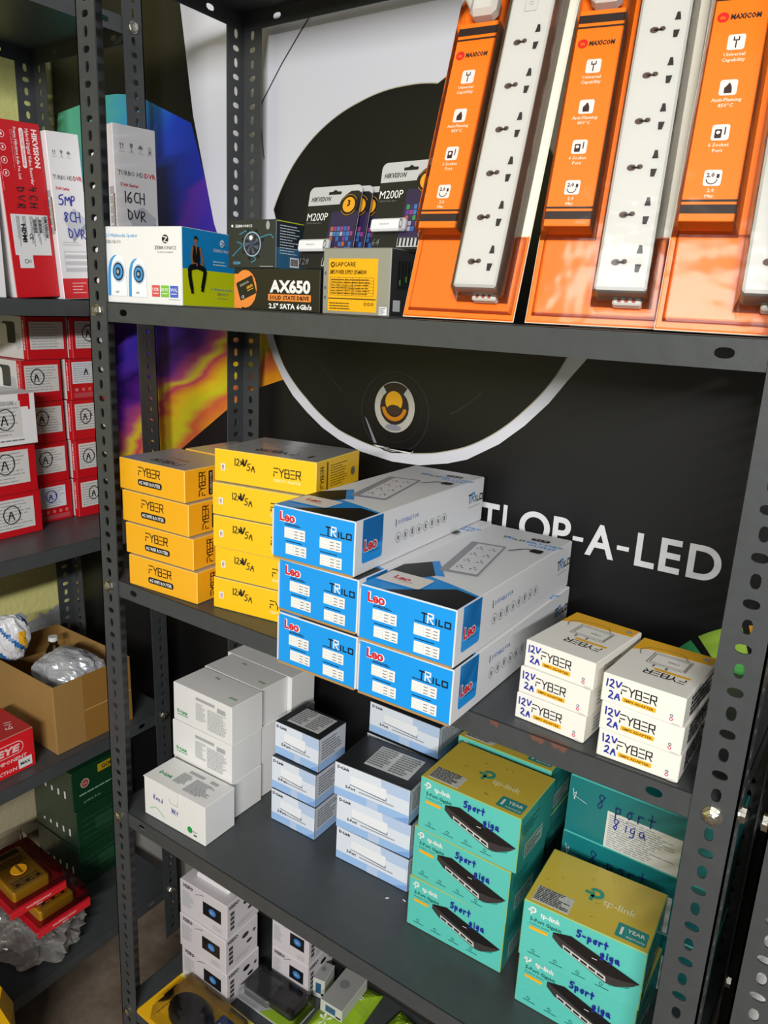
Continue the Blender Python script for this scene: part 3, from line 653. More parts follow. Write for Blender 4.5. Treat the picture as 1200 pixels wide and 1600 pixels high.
for i, (x, y, a) in enumerate([(.3459, .1306, 2.3), (.3456, .1284, 3.8), (.3420, .1254, 4.2)]):
    w, d, h = .1272, .085, .0550
    o = bluebox(w, d, h, i + 5).build('switch_box'); put(o, (x, y, S4 + i * .0557), R(a)); sticker(o, w, d, h, w * .30, d * .22, w * .88, d * .86, i)
    tag(o, 'wide pale blue switch box with black lid, %s of the centre stack of three' % ['bottom', 'middle', 'top'][i], 'box', 'pale blue network switch boxes')
w, d, h = .1272, .072, .052
for i in range(4):
    o = bluebox(w, d, h, i + 9).build('switch_box'); put(o, (.3290 + .003 * (i == 3), .2235, S4 + i * .0556), R(0))
    tag(o, ['pale blue switch box at the very bottom of the hidden rear stack', 'pale blue switch box second in the hidden rear stack', 'pale blue switch box seen above the black lid of the centre stack', 'topmost pale blue box just under the middle shelf'][i], 'box', 'pale blue network switch boxes')

# ---- teal switch boxes
def tpbox(seed, hand, w=.1405, d=.105, h=.0768):
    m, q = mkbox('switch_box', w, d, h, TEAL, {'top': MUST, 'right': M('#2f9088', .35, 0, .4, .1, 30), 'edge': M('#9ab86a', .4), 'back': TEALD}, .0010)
    f = q['front']; tp(m, f, w * .045, h * .80, h * .14, WHITE); m.text(f, 'tp-link', w * .15, h * .82, h * .085, WHITE, 2, bold=.03)
    T2 = M('#176f68', .5); m.text(f, '5-Port Gigabit', w * .07, h * .695, h * .062, T2, 2, bold=.03); m.text(f, 'Desktop Switch', w * .07, h * .63, h * .036, T2, 2)
    m.rect(f, w * .07, h * .54, w * .23, h * .595, GOLD, 2, r=.0015)
    # printed picture of the switch
    B1 = M('#1a1818', .35); B2 = M('#3a3636', .4); B3 = M('#2a2626', .35); SH = M('#2c8f86', .5)
    def P(*a): return [(w * x, h * y) for x, y in a]
    m.poly(f, P((.62, .30), (.93, .40), (.90, .30), (.76, .21)), SH, 2)
    m.poly(f, P((.27, .66), (.42, .735), (.98, .46), (.84, .385), (.72, .36)), B1, 3); m.poly(f, P((.27, .66), (.84, .385), (.98, .46), (.93, .37), (.80, .235), (.72, .22), (.34, .47), (.27, .57)), B2, 2.5)
    m.poly(f, P((.36, .535), (.72, .335), (.73, .24), (.37, .455)), M('#c7c6c2', .5), 4)
    for i in range(5): t = i / 5; x = .375 + .35 * t; y = .45 - .2 * t; m.poly(f, P((x, y + .055), (x + .055, y + .022), (x + .055, y - .012), (x, y + .018)), B1, 5)
    m.rect(f, w * .60, h * .54, w * .64, h * .55, WHITE, 5)
    for i in range(4): x = .09 + i * .19; m.ring(f, w * (x + .035), h * .17, .0016, .0023, T2, 2, n=8); m.rect(f, w * (x - .01), h * .11, w * (x + .10), h * .122, T2, 2)
    random.seed(100 + seed)
    m.hand(f, hand[0], w * .46, h * .79, h * .115, BLUEINK, w=.0019, k=7, gap=.10); m.hand(f, hand[1], w * .66, h * .63, h * .115, BLUEINK, w=.0019, k=7, gap=.10)
    f = q['top']; tp(m, f, w * .40, d * .40, d * .22, M('#3a9a86', .4)); m.text(f, 'tp-link', w * .56, d * .42, d * .10, M('#efe6b0', .4), 2, bold=.02)
    m.rect(f, w * .73, d * .06, w * .97, d * .27, M('#2f9088', .4), 1, r=.002); m.text(f, '1', w * .76, d * .11, d * .11, WHITE, 2, bold=.04); m.text(f, 'YEAR', w * .81, d * .17, d * .055, WHITE, 2, bold=.02); m.text(f, 'warranty', w * .81, d * .09, d * .04, WHITE, 2)
    f = q['right']; m.rect(f, .02, .008, .075, .030, M('#8fb0a8', .5), 1); m.lines(f, .022, .01, .073, .028, 5, DGREY, seed=seed); m.lines(f, .01, .045, .06, .062, 4, T2, seed=seed)
    crinkle(m, q['front'], w, h, 10, seed, WRAP); crinkle(m, q['top'], w, d, 10, seed + 1, WRAP)
    return m
def topsticker(o, w, d, h, seed):
    m = MB(); m.box((w * .05, d * .05, h), (w * .36, d * .30, h + .0003), M('#c8c8c4', .5), .0001); g = F((0, 0, h + .0003), (1, 0, 0), (0, 1, 0))
    m.lines(g, w * .06, d * .06, w * .35, d * .29, 9, DGREY, fill=.5, seed=seed); c = m.build('label_sticker', o); c['label'] = 'white printed sticker'
tw, td, th = .1405, .105, .0768
def tpput(seed, hand, loc, a, label):
    o = tpbox(seed, hand).build('switch_box'); put(o, loc, R(a)); topsticker(o, tw, td, th, seed); tag(o, label, 'box', 'teal network switch boxes'); return o
for i, (x, y, a) in enumerate([(.5022, .0894, 1.2), (.5040, .0905, -.8), (.5095, .0888, .2)]):
    tpput(i, ('5port', 'giga'), (x, y, S4 + i * .0775), a, 'teal five-port switch box with mustard lid, %s of the stack of three' % ['bottom', 'middle', 'top'][i])
for i, (x, y, a) in enumerate([(.6732, .0697, .5), (.6750, .0600, 3.4)]):
    tpput(5 + i, ('5port' if i == 0 else '5-port', 'giga'), (x, y, S4 + i * .0775), a, 'teal five-port switch box, %s of the two stacked beside the right post' % ['lower', 'upper'][i])
for i in range(3):
    tpput(10 + i, ('5port', 'giga'), (.4985, .2060, S4 + i * .0775 + (.0 if i < 2 else .0)), 0, ['teal switch box hidden at the bottom behind the left teal stack', 'teal switch box hidden halfway behind the left teal stack', 'teal switch box whose front shows just above the mustard lid of the left teal stack'][i])
def eight(seed):
    w, d, h = .195, .10, .0826
    m, q = mkbox('large_switch_box', w, d, h, TEALD, {'edge': M('#4fb5ac', .35, 0, .3)}, .0014); f = q['front']
    random.seed(200 + seed); D = M('#142c66', .5)
    m.hand(f, '8', w * .19, h * .60, h * .26, D, w=.0013, k=5); m.hand(f, 'port', w * .31, h * .62, h * .22, D, w=.0015, k=5, gap=.15)
    m.stroke(f, [(w * .03, h * .78), (w * .045, h * .6), (w * .055, h * .74), (w * .04, h * .7)], .0006, WHITE, 3); m.stroke(f, [(w * .05, h * .66), (w * .13, h * .60)], .0005, WHITE, 3)
    crinkle(m, f, w, h, 12, seed, WRAP)
    return m, w, d, h
for i in range(3):
    m, w, d, h = eight(i); o = m.build('large_switch_box'); put(o, (.6690 - .001 * (i == 1), .1925 + .001 * (i == 1), S4 + i * .083), R(0))
    m = MB(); f = F((0, -.0003, 0), (1, 0, 0), (0, 0, 1)); x0, y0, x1, y1 = .052, -.0005, .143, .052
    m.box((x0, -.0003, .001), (x1, .0, y1), M('#dcdcd8', .5), .0001); m.lines(f, x0 + .003, .003, x1 - .004, y1 - .003, 15, MGREY, fill=.35, seed=i)
    random.seed(300 + i); m.hand(f, '8', x0 + .008, .030, .016, BLUEINK, w=.0013, k=4); m.hand(f, 'iga', x0 + .022, .033, .016, BLUEINK, w=.0013, k=4, gap=.1)
    c = m.build('label_sticker', o); c['label'] = 'white printed sticker with blue handwriting'
    tag(o, 'large dark teal eight-port switch box at the back right, %s of three' % ['bottom', 'middle', 'top'][i], 'box', 'large dark teal switch boxes')

# ------------------------------------------------------------------ upper shelf: boxed electronics
# white, blue and lime speaker box
w, d, h = .1325, .1125, .0972
SB = M('#1088cc', .4); LIME = M('#d2dc12', .4)
m, q = mkbox('speaker_box', w, d, h, WHITE, {'top': M('#3a3a3a', .5), 'edge': M('#c9d3d8', .5)}, .0008)
f = q['front']; TX = M('#4aa0d8', .5)
m.text(f, '2.0 Multimedia Speaker', w * .03, h * .86, h * .05, TX, 2, w=w * .42); m.text(f, 'ZEB-IGLOO', w * .03, h * .78, h * .045, GREYTXT, 2, w=w * .20)
m.disc(f, w * .80, h * .84, h * .055, INK, 2); m.stroke(f, [(w * .775, h * .87), (w * .825, h * .86), (w * .785, h * .81), (w * .83, h * .80)], .0012, WHITE, 3)
m.text(f, 'ZEBRONICS', w * .80, h * .71, h * .045, INK, 2, al='c', w=w * .27); m.text(f, 'ALWAYS AHEAD', w * .80, h * .665, h * .02, GREYTXT, 2, al='c', w=w * .2)
SP = M('#eef2f6', .3); SPB = M('#3f96d8', .35); SPD = M('#1d2733', .35)
for x, sc in ((.19, 1.0), (.46, .93)):
    pts = [(-.115, .04), (-.11, .40), (-.075, .53), (-.01, .585), (.06, .56), (.10, .47), (.115, .04)]
    m.poly(f, smooth([(w * (x - .035 + a * sc), h * (.05 + b * sc)) for a, b in pts]), SPB, 2); m.poly(f, smooth([(w * (x + a * sc * .95), h * (.05 + b * sc)) for a, b in pts]), SP, 3)
    cx_, cy_ = w * x, h * (.05 + .36 * sc)
    for k_, (r_, c_) in enumerate(((.125, M('#b8cbe0', .3)), (.105, SPD), (.085, SPB), (.05, SPD), (.025, M('#9aa4ae', .3)))): m.disc(f, cx_, cy_, h * r_ * .92 * sc, c_, 4 + k_, ry=h * r_ * 1.15 * sc)
    m.text(f, 'zeb', cx_ - .006, h * .13, h * .035, INK, 5)
for i, c in enumerate(('#d9534f', '#7ac32c', '#4a62c8')):
    x = w * (.62 + .115 * i); m.rect(f, x, h * .10, x + w * .10, h * .25, M(c, .45), 2); m.text(f, ('USB', 'AUX', 'VOL')[i], x + w * .05, h * .175, h * .045, WHITE, 3, al='c', bold=.02); m.rect(f, x + w * .015, h * .14, x + w * .085, h * .15, WHITE, 3)
m.rect(f, w * .83, h * .07, w * .97, h * .075, GREYTXT, 2)
f = q['right']
m.rect(f, .0008, h * .48, d - .0008, h - .0008, SB, 1); m.rect(f, .0008, .0008, d - .0008, h * .48, LIME, 1)
# printed seated figure in a black vest
SK = M('#9a6a50', .5); D = d; H = h
def PP(*a): return [(D * x, H * y) for x, y in a]
m.disc(f, D * .235, H * .845, D * .032, SK, 3, ry=H * .045); m.poly(f, PP((.20, .86), (.205, .90), (.245, .905), (.27, .88), (.268, .855), (.235, .875)), BLACK, 4)
m.poly(f, PP((.215, .81), (.255, .81), (.26, .78), (.21, .78)), SK, 2.5)
m.poly(f, PP((.18, .78), (.30, .77), (.31, .62), (.30, .49), (.19, .49), (.175, .62)), BLACK, 3); m.poly(f, PP((.225, .78), (.255, .78), (.24, .66)), SK, 4)
m.stroke(f, smooth(PP((.175, .76), (.15, .64), (.17, .55), (.25, .54))), D * .035, SK, 4); m.stroke(f, smooth(PP((.31, .75), (.345, .63), (.37, .56), (.30, .53))), D * .035, SK, 4)
m.stroke(f, smooth(PP((.22, .52), (.11, .50), (.12, .36), (.15, .24))), D * .060, BLACK, 5); m.stroke(f, smooth(PP((.27, .52), (.40, .49), (.37, .36), (.345, .26))), D * .060, BLACK, 5)
m.poly(f, PP((.13, .25), (.17, .25), (.185, .17), (.14, .165)), BLACK, 5); m.poly(f, PP((.33, .27), (.37, .27), (.36, .19), (.31, .205)), BLACK, 5)
m.disc(f, D * .72, H * .86, H * .05, WHITE, 3); m.stroke(f, [(D * .69, H * .88), (D * .75, H * .87), (D * .70, H * .835), (D * .76, H * .83)], .0011, SB, 4)
m.text(f, 'ZEBRONICS', D * .72, H * .74, H * .042, WHITE, 3, al='c', w=D * .34); m.lines(f, D * .55, H * .55, D * .90, H * .63, 2, WHITE, fill=.3)
m.text(f, '2.0 Multimedia Speaker', D * .50, H * .23, H * .03, SB, 3, w=D * .42); m.text(f, 'ZEB-IGLOO', D * .62, H * .165, H * .036, GREYTXT, 3); m.rect(f, D * .62, H * .12, D * .82, H * .125, GREYTXT, 3)
o = m.build('speaker_box'); put(o, (.0115, .0060, S2), R(8.75)); tag(o, 'white speaker box with blue and lime side showing a seated figure, beside the left post', 'box')

# flat black drive box
w, d, h = .1385, .030, .0488
m, q = mkbox('drive_box', w, d, h, M('#141210', .35, 0, .2), c=.0006); f = q['front']; OR = M('#e88a3c', .4)
m.disc(f, w * .14, h * .5, h * .40, OR, 1, ry=h * .46); m.rect(f, .0008, h * .02, w * .10, h * .86, OR, 1.5)
g = f.sub(w * .085, h * .20, .36); m.rect(g, 0, 0, w * .21, h * .46, M('#1c1a18', .3), 2, r=.002); m.text(g, 'DAHUA', w * .045, h * .32, h * .06, M('#c9c4b0', .5), 3, w=w * .11); m.text(g, 'AX650', w * .11, h * .19, h * .07, GOLD, 3, w=w * .08, bold=.03); m.rect(g, w * .11, h * .14, w * .19, h * .155, GOLD, 3); m.text(g, 'CE', w * .02, h * .03, h * .07, WHITE, 3)

m.text(f, 'AX650', w * .44, h * .45, h * .28, WHITE, 2, bold=.045, w=w * .46); m.rect(f, w * .42, h * .24, w * .91, h * .40, OR, 2, r=.001); m.text(f, 'SOLID STATE DRIVE', w * .665, h * .275, h * .095, BLACK, 3, bold=.03, al='c', w=w * .45)
m.text(f, '2.5" SATA 6Gb/s', w * .43, h * .06, h * .12, WHITE, 2, bold=.035, w=w * .49)
o = m.build('drive_box'); put(o, (.2168, .0450, S2), 0); tag(o, 'flat black solid state drive box with orange label strip, right of the speaker box', 'box')
TZ = S2 + .0490
# fan box on top
w, d, h = .0800, .055, .0560
m, q = mkbox('fan_box', w, d, h, M('#23282c', .35, 0, .2), {'right': M('#2f5f82', .35, 0, .3)}, .0008); f = q['front']
m.disc(f, w * .10, h * .88, h * .03, WHITE, 2); m.text(f, 'ZEBRONICS', w * .16, h * .85, h * .055, WHITE, 2, bold=.02, w=w * .36)
GLOW = M('#3a8fae', .4)
for p_ in (((.1, .25), (.35, .5), (.2, .55)), ((.6, .6), (.9, .72), (.95, .62)), ((.5, .3), (.62, .18), (.5, .12)), ((.25, .7), (.4, .8), (.6, .66))): m.stroke(f, smooth([(w * a, h * b) for a, b in p_]), .0010, GLOW, 1)
cx_, cy_ = w * .52, h * .50
m.disc(f, cx_, cy_, h * .26, M('#8fa9bd', .3), 2); m.disc(f, cx_, cy_, h * .23, M('#1a1e28', .3), 3)
for i in range(7):
    a = i * 2 * PI / 7; m.poly(f, [(cx_ + h * .07 * math.cos(a), cy_ + h * .07 * math.sin(a)), (cx_ + h * .21 * math.cos(a + .3), cy_ + h * .21 * math.sin(a + .3)), (cx_ + h * .21 * math.cos(a + .75), cy_ + h * .21 * math.sin(a + .75)), (cx_ + h * .07 * math.cos(a + .5), cy_ + h * .07 * math.sin(a + .5))], M('#4a5062', .3), 4)
m.disc(f, cx_ - .001, cy_ + h * .13, h * .05, WHITE, 6); m.disc(f, cx_, cy_, h * .07, M('#34405a', .3), 5)
for a in (.3, 1.2, 2.0, 2.8, 3.7, 4.4, 5.3): m.disc(f, cx_ + h * .30 * math.cos(a), cy_ + h * .30 * math.sin(a), h * .035, BLACK, 3)
m.text(f, 'SC200', w * .12, h * .08, h * .06, M('#6ab8e0', .4), 2, bold=.02); m.rect(f, w * .68, h * .04, w * .95, h * .047, WHITE, 2)
m.disc(f, w * .84, h * .88, h * .055, MGREY, 2, ry=h * .09)
f = q['right']; m.rect(f, .001, h * .45, d - .001, h - .001, M('#232b33', .35), 1); m.lines(f, .006, h * .30, d * .8, h * .92, 11, M('#c9d6e0', .5), fill=.3); m.rect(f, d * .45, h * .06, d * .75, h * .26, WHITE2, 2); m.lines(f, d * .47, h * .08, d * .73, h * .24, 1, BLACK, fill=.9)
m.rect(f, .001, h * .97, d * .9, h * .985, LIME, 2)
o = m.build('fan_box'); put(o, (.2030, .0480, TZ), R(0.5)); tag(o, 'dark cooling fan box with blue side, standing on the flat black drive box', 'box')

# silver power supply
w, d, h = .094, .085, .0722
SIL = M('#a9aaaa', .35, .6, 0, .05, 80)
m, q = mkbox('power_supply', w, d, h, SIL, {'right': M('#2a2b2d', .35, 0, .4, .3, 40)}, .0009); f = q['front']
for x, y in ((.04, .62), (.04, .40), (.04, .25)): m.disc(f, w * x, h * y, .0012, M('#5a5a5a', .5), 2, ry=.0019)
f = q['right']
for i in range(9): m.rect(f, .014 + i * .0065, .030, .0172 + i * .0065, h - .012, M('#0a0a0a', .6), 2)
for i in range(4): m.rect(f, .016 + i * .012, .034 + i * .004, .019 + i * .012, .040 + i * .004, M('#4a8a3a', .5), 3)
m.rect(f, .006, .006, .020, .018, LGREY, 3)
ps = m.build('power_supply'); put(ps, (.3570, .0480, S2), 0); tag(ps, 'silver computer power supply with a yellow label, in front of the hanging cards', 'power supply')
m = MB(); m.box((w * .09, -.0004, h * .05), (w * .82, 0, h * .84), M('#f0ae10', .4), .0001); f = F((0, -.0004, 0), (1, 0, 0), (0, 0, 1)); DK = M('#3a2c08', .5)
m.ring(f, w * .155, h * .75, .0016, .0030, DK, 2); m.text(f, 'LAPCARE', w * .20, h * .725, h * .07, DK, 2, bold=.01, w=w * .30); m.text(f, 'SMPS POWER SUPPLY: LPS-M450W', w * .115, h * .61, h * .065, DK, 2, bold=.02, w=w * .55)
for i in range(7): m.rect(f, w * .12, h * (.29 + .045 * i), w * .77, h * (.2935 + .045 * i), DK, 2)
for x in (.12, .25, .36, .46, .56, .66, .77): m.rect(f, w * x, h * .29, w * (x + .004), h * .56, DK, 2)
m.lines(f, w * .14, h * .30, w * .75, h * .55, 6, DK, k=3, fill=.25, ragged=.1); m.rect(f, w * .10, h * .235, w * .81, h * .25, DK, 2); m.lines(f, w * .12, h * .07, w * .45, h * .19, 3, DK, fill=.35)
for i in range(3): m.ring(f, w * (.66 + .05 * i), h * .17, .0011, .0018, DK, 2, n=8)
c = m.build('rating_label', ps); c['label'] = 'yellow rating label'
m = MB(); m.box((w * .86, -.0004, h * .02), (w * .97, 0, h * .14), WHITE2, .0001); m.lines(F((0, -.0004, 0), (1, 0, 0), (0, 0, 1)), w * .87, h * .03, w * .96, h * .13, 4, GREYTXT, seed=2); m.build('small_sticker', ps)

# carded flash drives
def usbcard(seed, cap):
    w, h = .0778, .0950; root = empty('flash_drive_card', (0, 0, 0)); CB = M('#17181b', .38)
    m = MB(); pts = rrect(0, 0, w, h, .007); f = F((0, 0, 0), (1, 0, 0), (0, 0, 1)); fb = F((w, .0006, 0), (-1, 0, 0), (0, 0, 1))
    P0 = [f.p(a, b) for a, b in pts]; P1 = [p + Vector((0, .0006, 0)) for p in P0]
    m.face(P0, CB); m.face(P1[::-1], WHITE2)
    for i in range(len(P0)): j = (i + 1) % len(P0); m.face([P0[i], P1[i], P1[j], P0[j]], WHITE2)
    SV = M('#b9babc', .3)
    m.poly(f, [(.0006, h * .77), (w * .62, h * .775), (w * .66, h * .80), (w * .70, h * .88), (w * .80, h * .93), (w * .93, h * .93), (w * .995, h * .90)] + [(a, b) for a, b in pts if b > h * .9 and a > w * .5] + [(a, b) for a, b in pts if b > h * .9 and a < w * .5], SV, 1)
    m.rect(f, w * .38, h * .895, w * .62, h * .93, BLACK, 2, r=.001); m.poly(f, [(w * .44, h * .925), (w * .56, h * .925), (w * .50, h * .955)], BLACK, 2)
    m.text(f, 'HIKVISION', w * .06, h * .82, h * .058, BLACK, 2, bold=.02, shear=.25, w=w * .38)
    m.disc(f, w * .80, h * .76, h * .145, BLACK, 3, ry=h * .135); m.disc(f, w * .80, h * .76, h * .092, M('#e09c20', .4), 4); m.text(f, '3', w * .80, h * .745, h * .075, BLACK, 5, al='c', bold=.04)
    m.ring(f, w * .80, h * .76, h * .120, h * .127, M('#b8802a', .4), 4, .5, 2.6); m.ring(f, w * .80, h * .76, h * .120, h * .127, M('#b8802a', .4), 4, 3.7, 5.7)
    m.text(f, 'M200P', w * .03, h * .585, h * .095, WHITE, 2, w=w * .40); m.text(f, 'USB 3.0 flash drive', w * .03, h * .545, h * .022, GREYTXT, 2, w=w * .3)
    PU = M('#2c2147', .35); m.poly(f, [(w * .46, h * .12), (w * .99, h * .12), (w * .99, h * .68), (w * .50, h * .68)], PU, 2)
    m.rect(f, w * .46, h * .02, w * .99, h * .13, LGREY, 2); rn = random.Random(seed)
    for i in range(8): m.rect(f, w * (.47 + .063 * i), h * .03, w * (.50 + .063 * i), h * .12, BLACK, 3)
    cs = ['#2a62a8', '#a85a34', '#3a8a4a', '#8a3a78', '#9a9aa8', '#5a3a88', '#3a70a8', '#2c2147', '#2c2147', '#3a2a5a']
    for i in range(7):
        for j in range(5): m.rect(f, w * (.53 + .062 * i), h * (.20 + .062 * j), w * (.582 + .062 * i), h * (.252 + .062 * j), M(rn.choice(cs), .4), 3)
    m.text(f, cap, w * .02, h * .04, h * .085, M('#6a6c70', .4), 2, shear=.1)
    m.build('backing_card', root)
    m = MB(); W2 = M('#e6e7ea', .25); m.box((w * .0, -.0075, h * .19), (w * .58, -.0006, h * .335), W2, .0022); m.text(F((0, -.0075, 0), (1, 0, 0), (0, 0, 1)), 'HIKVISION', w * .18, h * .255, h * .02, GREYTXT, 1)
    u = m.build('flash_drive', root)
    m = MB(); m.box((w * .48, -.0079, h * .188), (w * .60, -.0003, h * .338), M('#b4b6ba', .25), .0024); f = F((0, -.0079, 0), (1, 0, 0), (0, 0, 1)); m.ring(f, w * .54, h * .263, .0016, .0022, DGREY, 1, q=2.2); m.build('end_cap', u)
    return root
def place(root, loc, yaw, tx, ty=0):
    root.matrix_world = Matrix.Translation(loc) @ Matrix.Rotation(R(yaw), 4, 'Z') @ Matrix.Rotation(R(ty), 4, 'Y') @ Matrix.Rotation(R(tx), 4, 'X')
for i, (dx, dy) in enumerate([(0, 0), (.0085, .0088), (.0165, .0176)]):
    c = usbcard(1, '128'); place(c, (.3045 + dx, .064 + dy, TZ + .002 + .0002), 0, -13.3, -.4)
    tag(c, ['black and silver flash drive card standing on the drive box, front one of three', 'middle one of the three flash drive cards behind one another', 'rearmost of the three flash drive cards behind one another'][i], 'flash drive pack', 'carded flash drives')
c = usbcard(2, '64'); place(c, (.4057, .0700, S2 + .0725), 0, -12.3, -.4); tag(c, 'black and silver flash drive card standing on the power supply', 'flash drive pack', 'carded flash drives')

# ------------------------------------------------------------------ power strips in orange blister packs
def blister(seed):
    root = empty('power_strip_pack', (0, 0, 0)); wc, H = .124, .405; CW = M('#e9e2d2', .5); SW = M('#cfcdc6', .35); OR = ORANGE
    m = MB(); m.box((0, -.0004, 0), (wc, .0004, H), CW, .0002, {'back': CW}); f = F((0, -.0004, 0), (1, 0, 0), (0, 0, 1))
    m.rect(f, .0006, .0006, wc - .0006, .088, OR, 1); m.rect(f, .0006, .0006, .060, H - .0006, OR, 2)
    for y in (.13, .30): m.rect(f, wc - .012, y, wc - .0117, y + .014, MGREY, 3)
    m.build('backing_card', root)
    # the strip
    x0, w, t, y0, y1 = .064, .0455, .030, .024, .385
    m = MB(); m.box((x0, -t, y0), (x0 + w, -.001, y1), SW, .0022); f = F((0, -t, 0), (1, 0, 0), (0, 0, 1)); st = m.build('power_strip', root)
    HOLE = M('#5a463c', .5); HD = M('#2e2724', .5)
    for i in range(6):
        b = .049 + i * .0452; m = MB(); u = .0795
        m.disc(f, u, b, .0040, HOLE, 1, ry=.0031, n=14); m.disc(f, u + .0072, b + .0008, .0027, HOLE, 1, ry=.0024, n=12); m.rect(f, u, b - .001, u + .007, b + .0010, HD, 1)
        m.poly(f, [(u + .0165, b + .0085), (u + .0220, b + .0085), (u + .0212, b + .0135), (u + .0205, b + .0165), (u + .0180, b + .0165), (u + .0175, b + .0130)], HD, 1)
        m.poly(f, [(u + .0170, b - .0015), (u + .0225, b - .0015), (u + .0210, b - .0090), (u + .0175, b - .0090)], HD, 1)
        m.ring(f, u + .008, b + .001, .0185, .0187, M('#dad9d2', .4), .5, n=4)
        c = m.build('socket', st)
    m = MB(); m.box((.0805, -t - .0022, .3065), (.0935, -t + .001, .3205), SW, .003); m.ring(F((0, -t - .0022, 0), (1, 0, 0), (0, 0, 1)), .087, .3135, .0016, .0021, MGREY, 1); m.build('switch', st)
    m = MB(); m.box((x0 + w * .35, -.014, y0 - .0075), (x0 + w * .92, -.004, y0 + .001), SW, .0015); f2 = F((0, -.014, 0), (1, 0, 0), (0, 0, 1))
    for i in range(3): m.rect(f2, x0 + w * (.45 + .14 * i), y0 - .0055, x0 + w * (.52 + .14 * i), y0 - .0015, M('#b04a3a', .5), 1)
    m.build('cable_entry', st)
    # the raised printed insert
    m = MB(); a, b, v0, v1, tp_ = .0055, .0495, .0895, .312, .018
    m.box((a, -tp_, v0), (b, -.001, v1), OR, .0006, {'right': SW}); f = F((0, -tp_, 0), (1, 0, 0), (0, 0, 1)); BK = M('#2a2220', .45)
    m.rect(f, a, .298, b, .3065, BK, 1); m.rect(f, a, .2925, b, .2945, BK, 1); m.rect(f, a, .0965, b, .1045, BK, 1); m.rect(f, a, .107, b, .1090, BK, 1)
    m.disc(f, a + .0075, .2765, .0048, M('#d8261c', .4), 1); m.text(f, 'm', a + .0075, .2745, .004, OR, 2, al='c', bold=.03)
    m.text(f, 'MAXICOM', a + .0135, .2742, .0048, BK, 1, bold=.045, shear=.1, w=.0245)
    for i, y in enumerate((.245, .203, .162, .121)):
        m.rect(f, a + .0145, y, a + .0285, y + .0145, WHITE, 1, r=.0022); c0 = a + .0215; c1 = y + .007
        if i == 0: m.stroke(f, [(c0, c1 - .005), (c0, c1 + .001)], .001, BK, 2); m.stroke(f, [(c0 - .002, c1 + .005), (c0 - .002, c1 + .002), (c0 + .002, c1 + .002), (c0 + .002, c1 + .005)], .001, BK, 2)
        if i == 1: m.poly(f, smooth([(c0 - .003, c1 - .005), (c0 - .0035, c1), (c0 - .001, c1 + .002), (c0 + .0005, c1 + .0055), (c0 + .003, c1), (c0 + .003, c1 - .005)]), BK, 2)
        if i == 2: m.rect(f, c0 - .0045, c1 - .005, c0 + .001, c1 + .003, BK, 2, r=.0008); m.disc(f, c0 - .0018, c1, .0016, WHITE, 3); m.rect(f, c0 + .003, c1 - .002, c0 + .004, c1 + .005, BK, 2)
        if i == 3: m.text(f, '2.0', c0 - .005, c1 + .001, .0038, BK, 2, bold=.03); m.ring(f, c0 - .0005, c1 - .001, .0038, .0046, BK, 2, PI, 2 * PI); m.rect(f, c0 + .003, c1, c0 + .0052, c1 + .0035, BK, 2)
        for j, tt in enumerate((('Universal', 'Capability'), ('Anti-Flaming', '850°C'), ('6 Socket', 'Port'), ('2.0', 'Mtr.'))[i]): m.text(f, tt, c0, y - .0055 - .0052 * j, .0034, M('#ffe3cc', .5), 1, al='c', bold=.02)
    m.build('printed_insert', root)
    # moulded plug and lead above the insert
    m = MB(); PW = M('#d5d2ca', .3); m.box((.013, -.023, .319), (.043, -.004, .343), PW, .005); m.cyl((.016, -.013, .331), (.006, -.013, .345), .0055, .004, PW, 12); m.build('plug', root)
    m = MB(); m.cyl((.022, -.013, .342), (.026, -.013, .362), .0026, .0026, CHROME, 10); m.cyl((.036, -.013, .340), (.044, -.015, .356), .0026, .0026, CHROME, 10); m.cyl((.030, -.020, .345), (.046, -.022, .352), .0036, .0036, M('#4a4a4a', .4), 10); m.build('plug_pin', root)
    # clear shell
    m = MB()
    def shell(x0, x1, z0, z1, t, c=.004):
        lo = [(x0 - c, -.0008, z0 - c), (x1 + c, -.0008, z0 - c), (x1 + c, -.0008, z1 + c), (x0 - c, -.0008, z1 + c)]; hi = [(x0, -t, z0), (x1, -t, z0), (x1, -t, z1), (x0, -t, z1)]
        m.face(hi, CLEAR)
        for i in range(4): j = (i + 1) % 4; m.face([lo[i], lo[j], hi[j], hi[i]], CLEAR)
    shell(x0 - .0008, x0 + w + .0008, y0 - .0015, y1 - .0, t + .0012); shell(a - .0004, b + .0004, v0 - .001, .396, tp_ + .0065, .0045)
    shell(.008, .118, .010, .084, .0060, .003)
    shell(.0015, wc - .0015, .0020, H - .002, .0016, .0006)
    m.build('blister_shell', root)
    return root
b0 = blister(0)
PK = [(.4795 - .0045, .040, 6.0, -18.8, .2), (.6165, .040, 12.0, -21.2, -.1), (.7435, .0265, 10.5, -21.5, .3)]
for i, (x, y, ya, tx, ty) in enumerate(PK):
    p = b0 if i == 0 else dup(b0); place(p, (x, y, S2 + .0015), ya, tx, ty)
    tag(p, 'orange blister pack with a white six-socket power strip, %s' % ['leftmost of three', 'in the middle of three', 'rightmost, cut by the frame edge'][i], 'power strip pack', 'orange power strip blister packs')
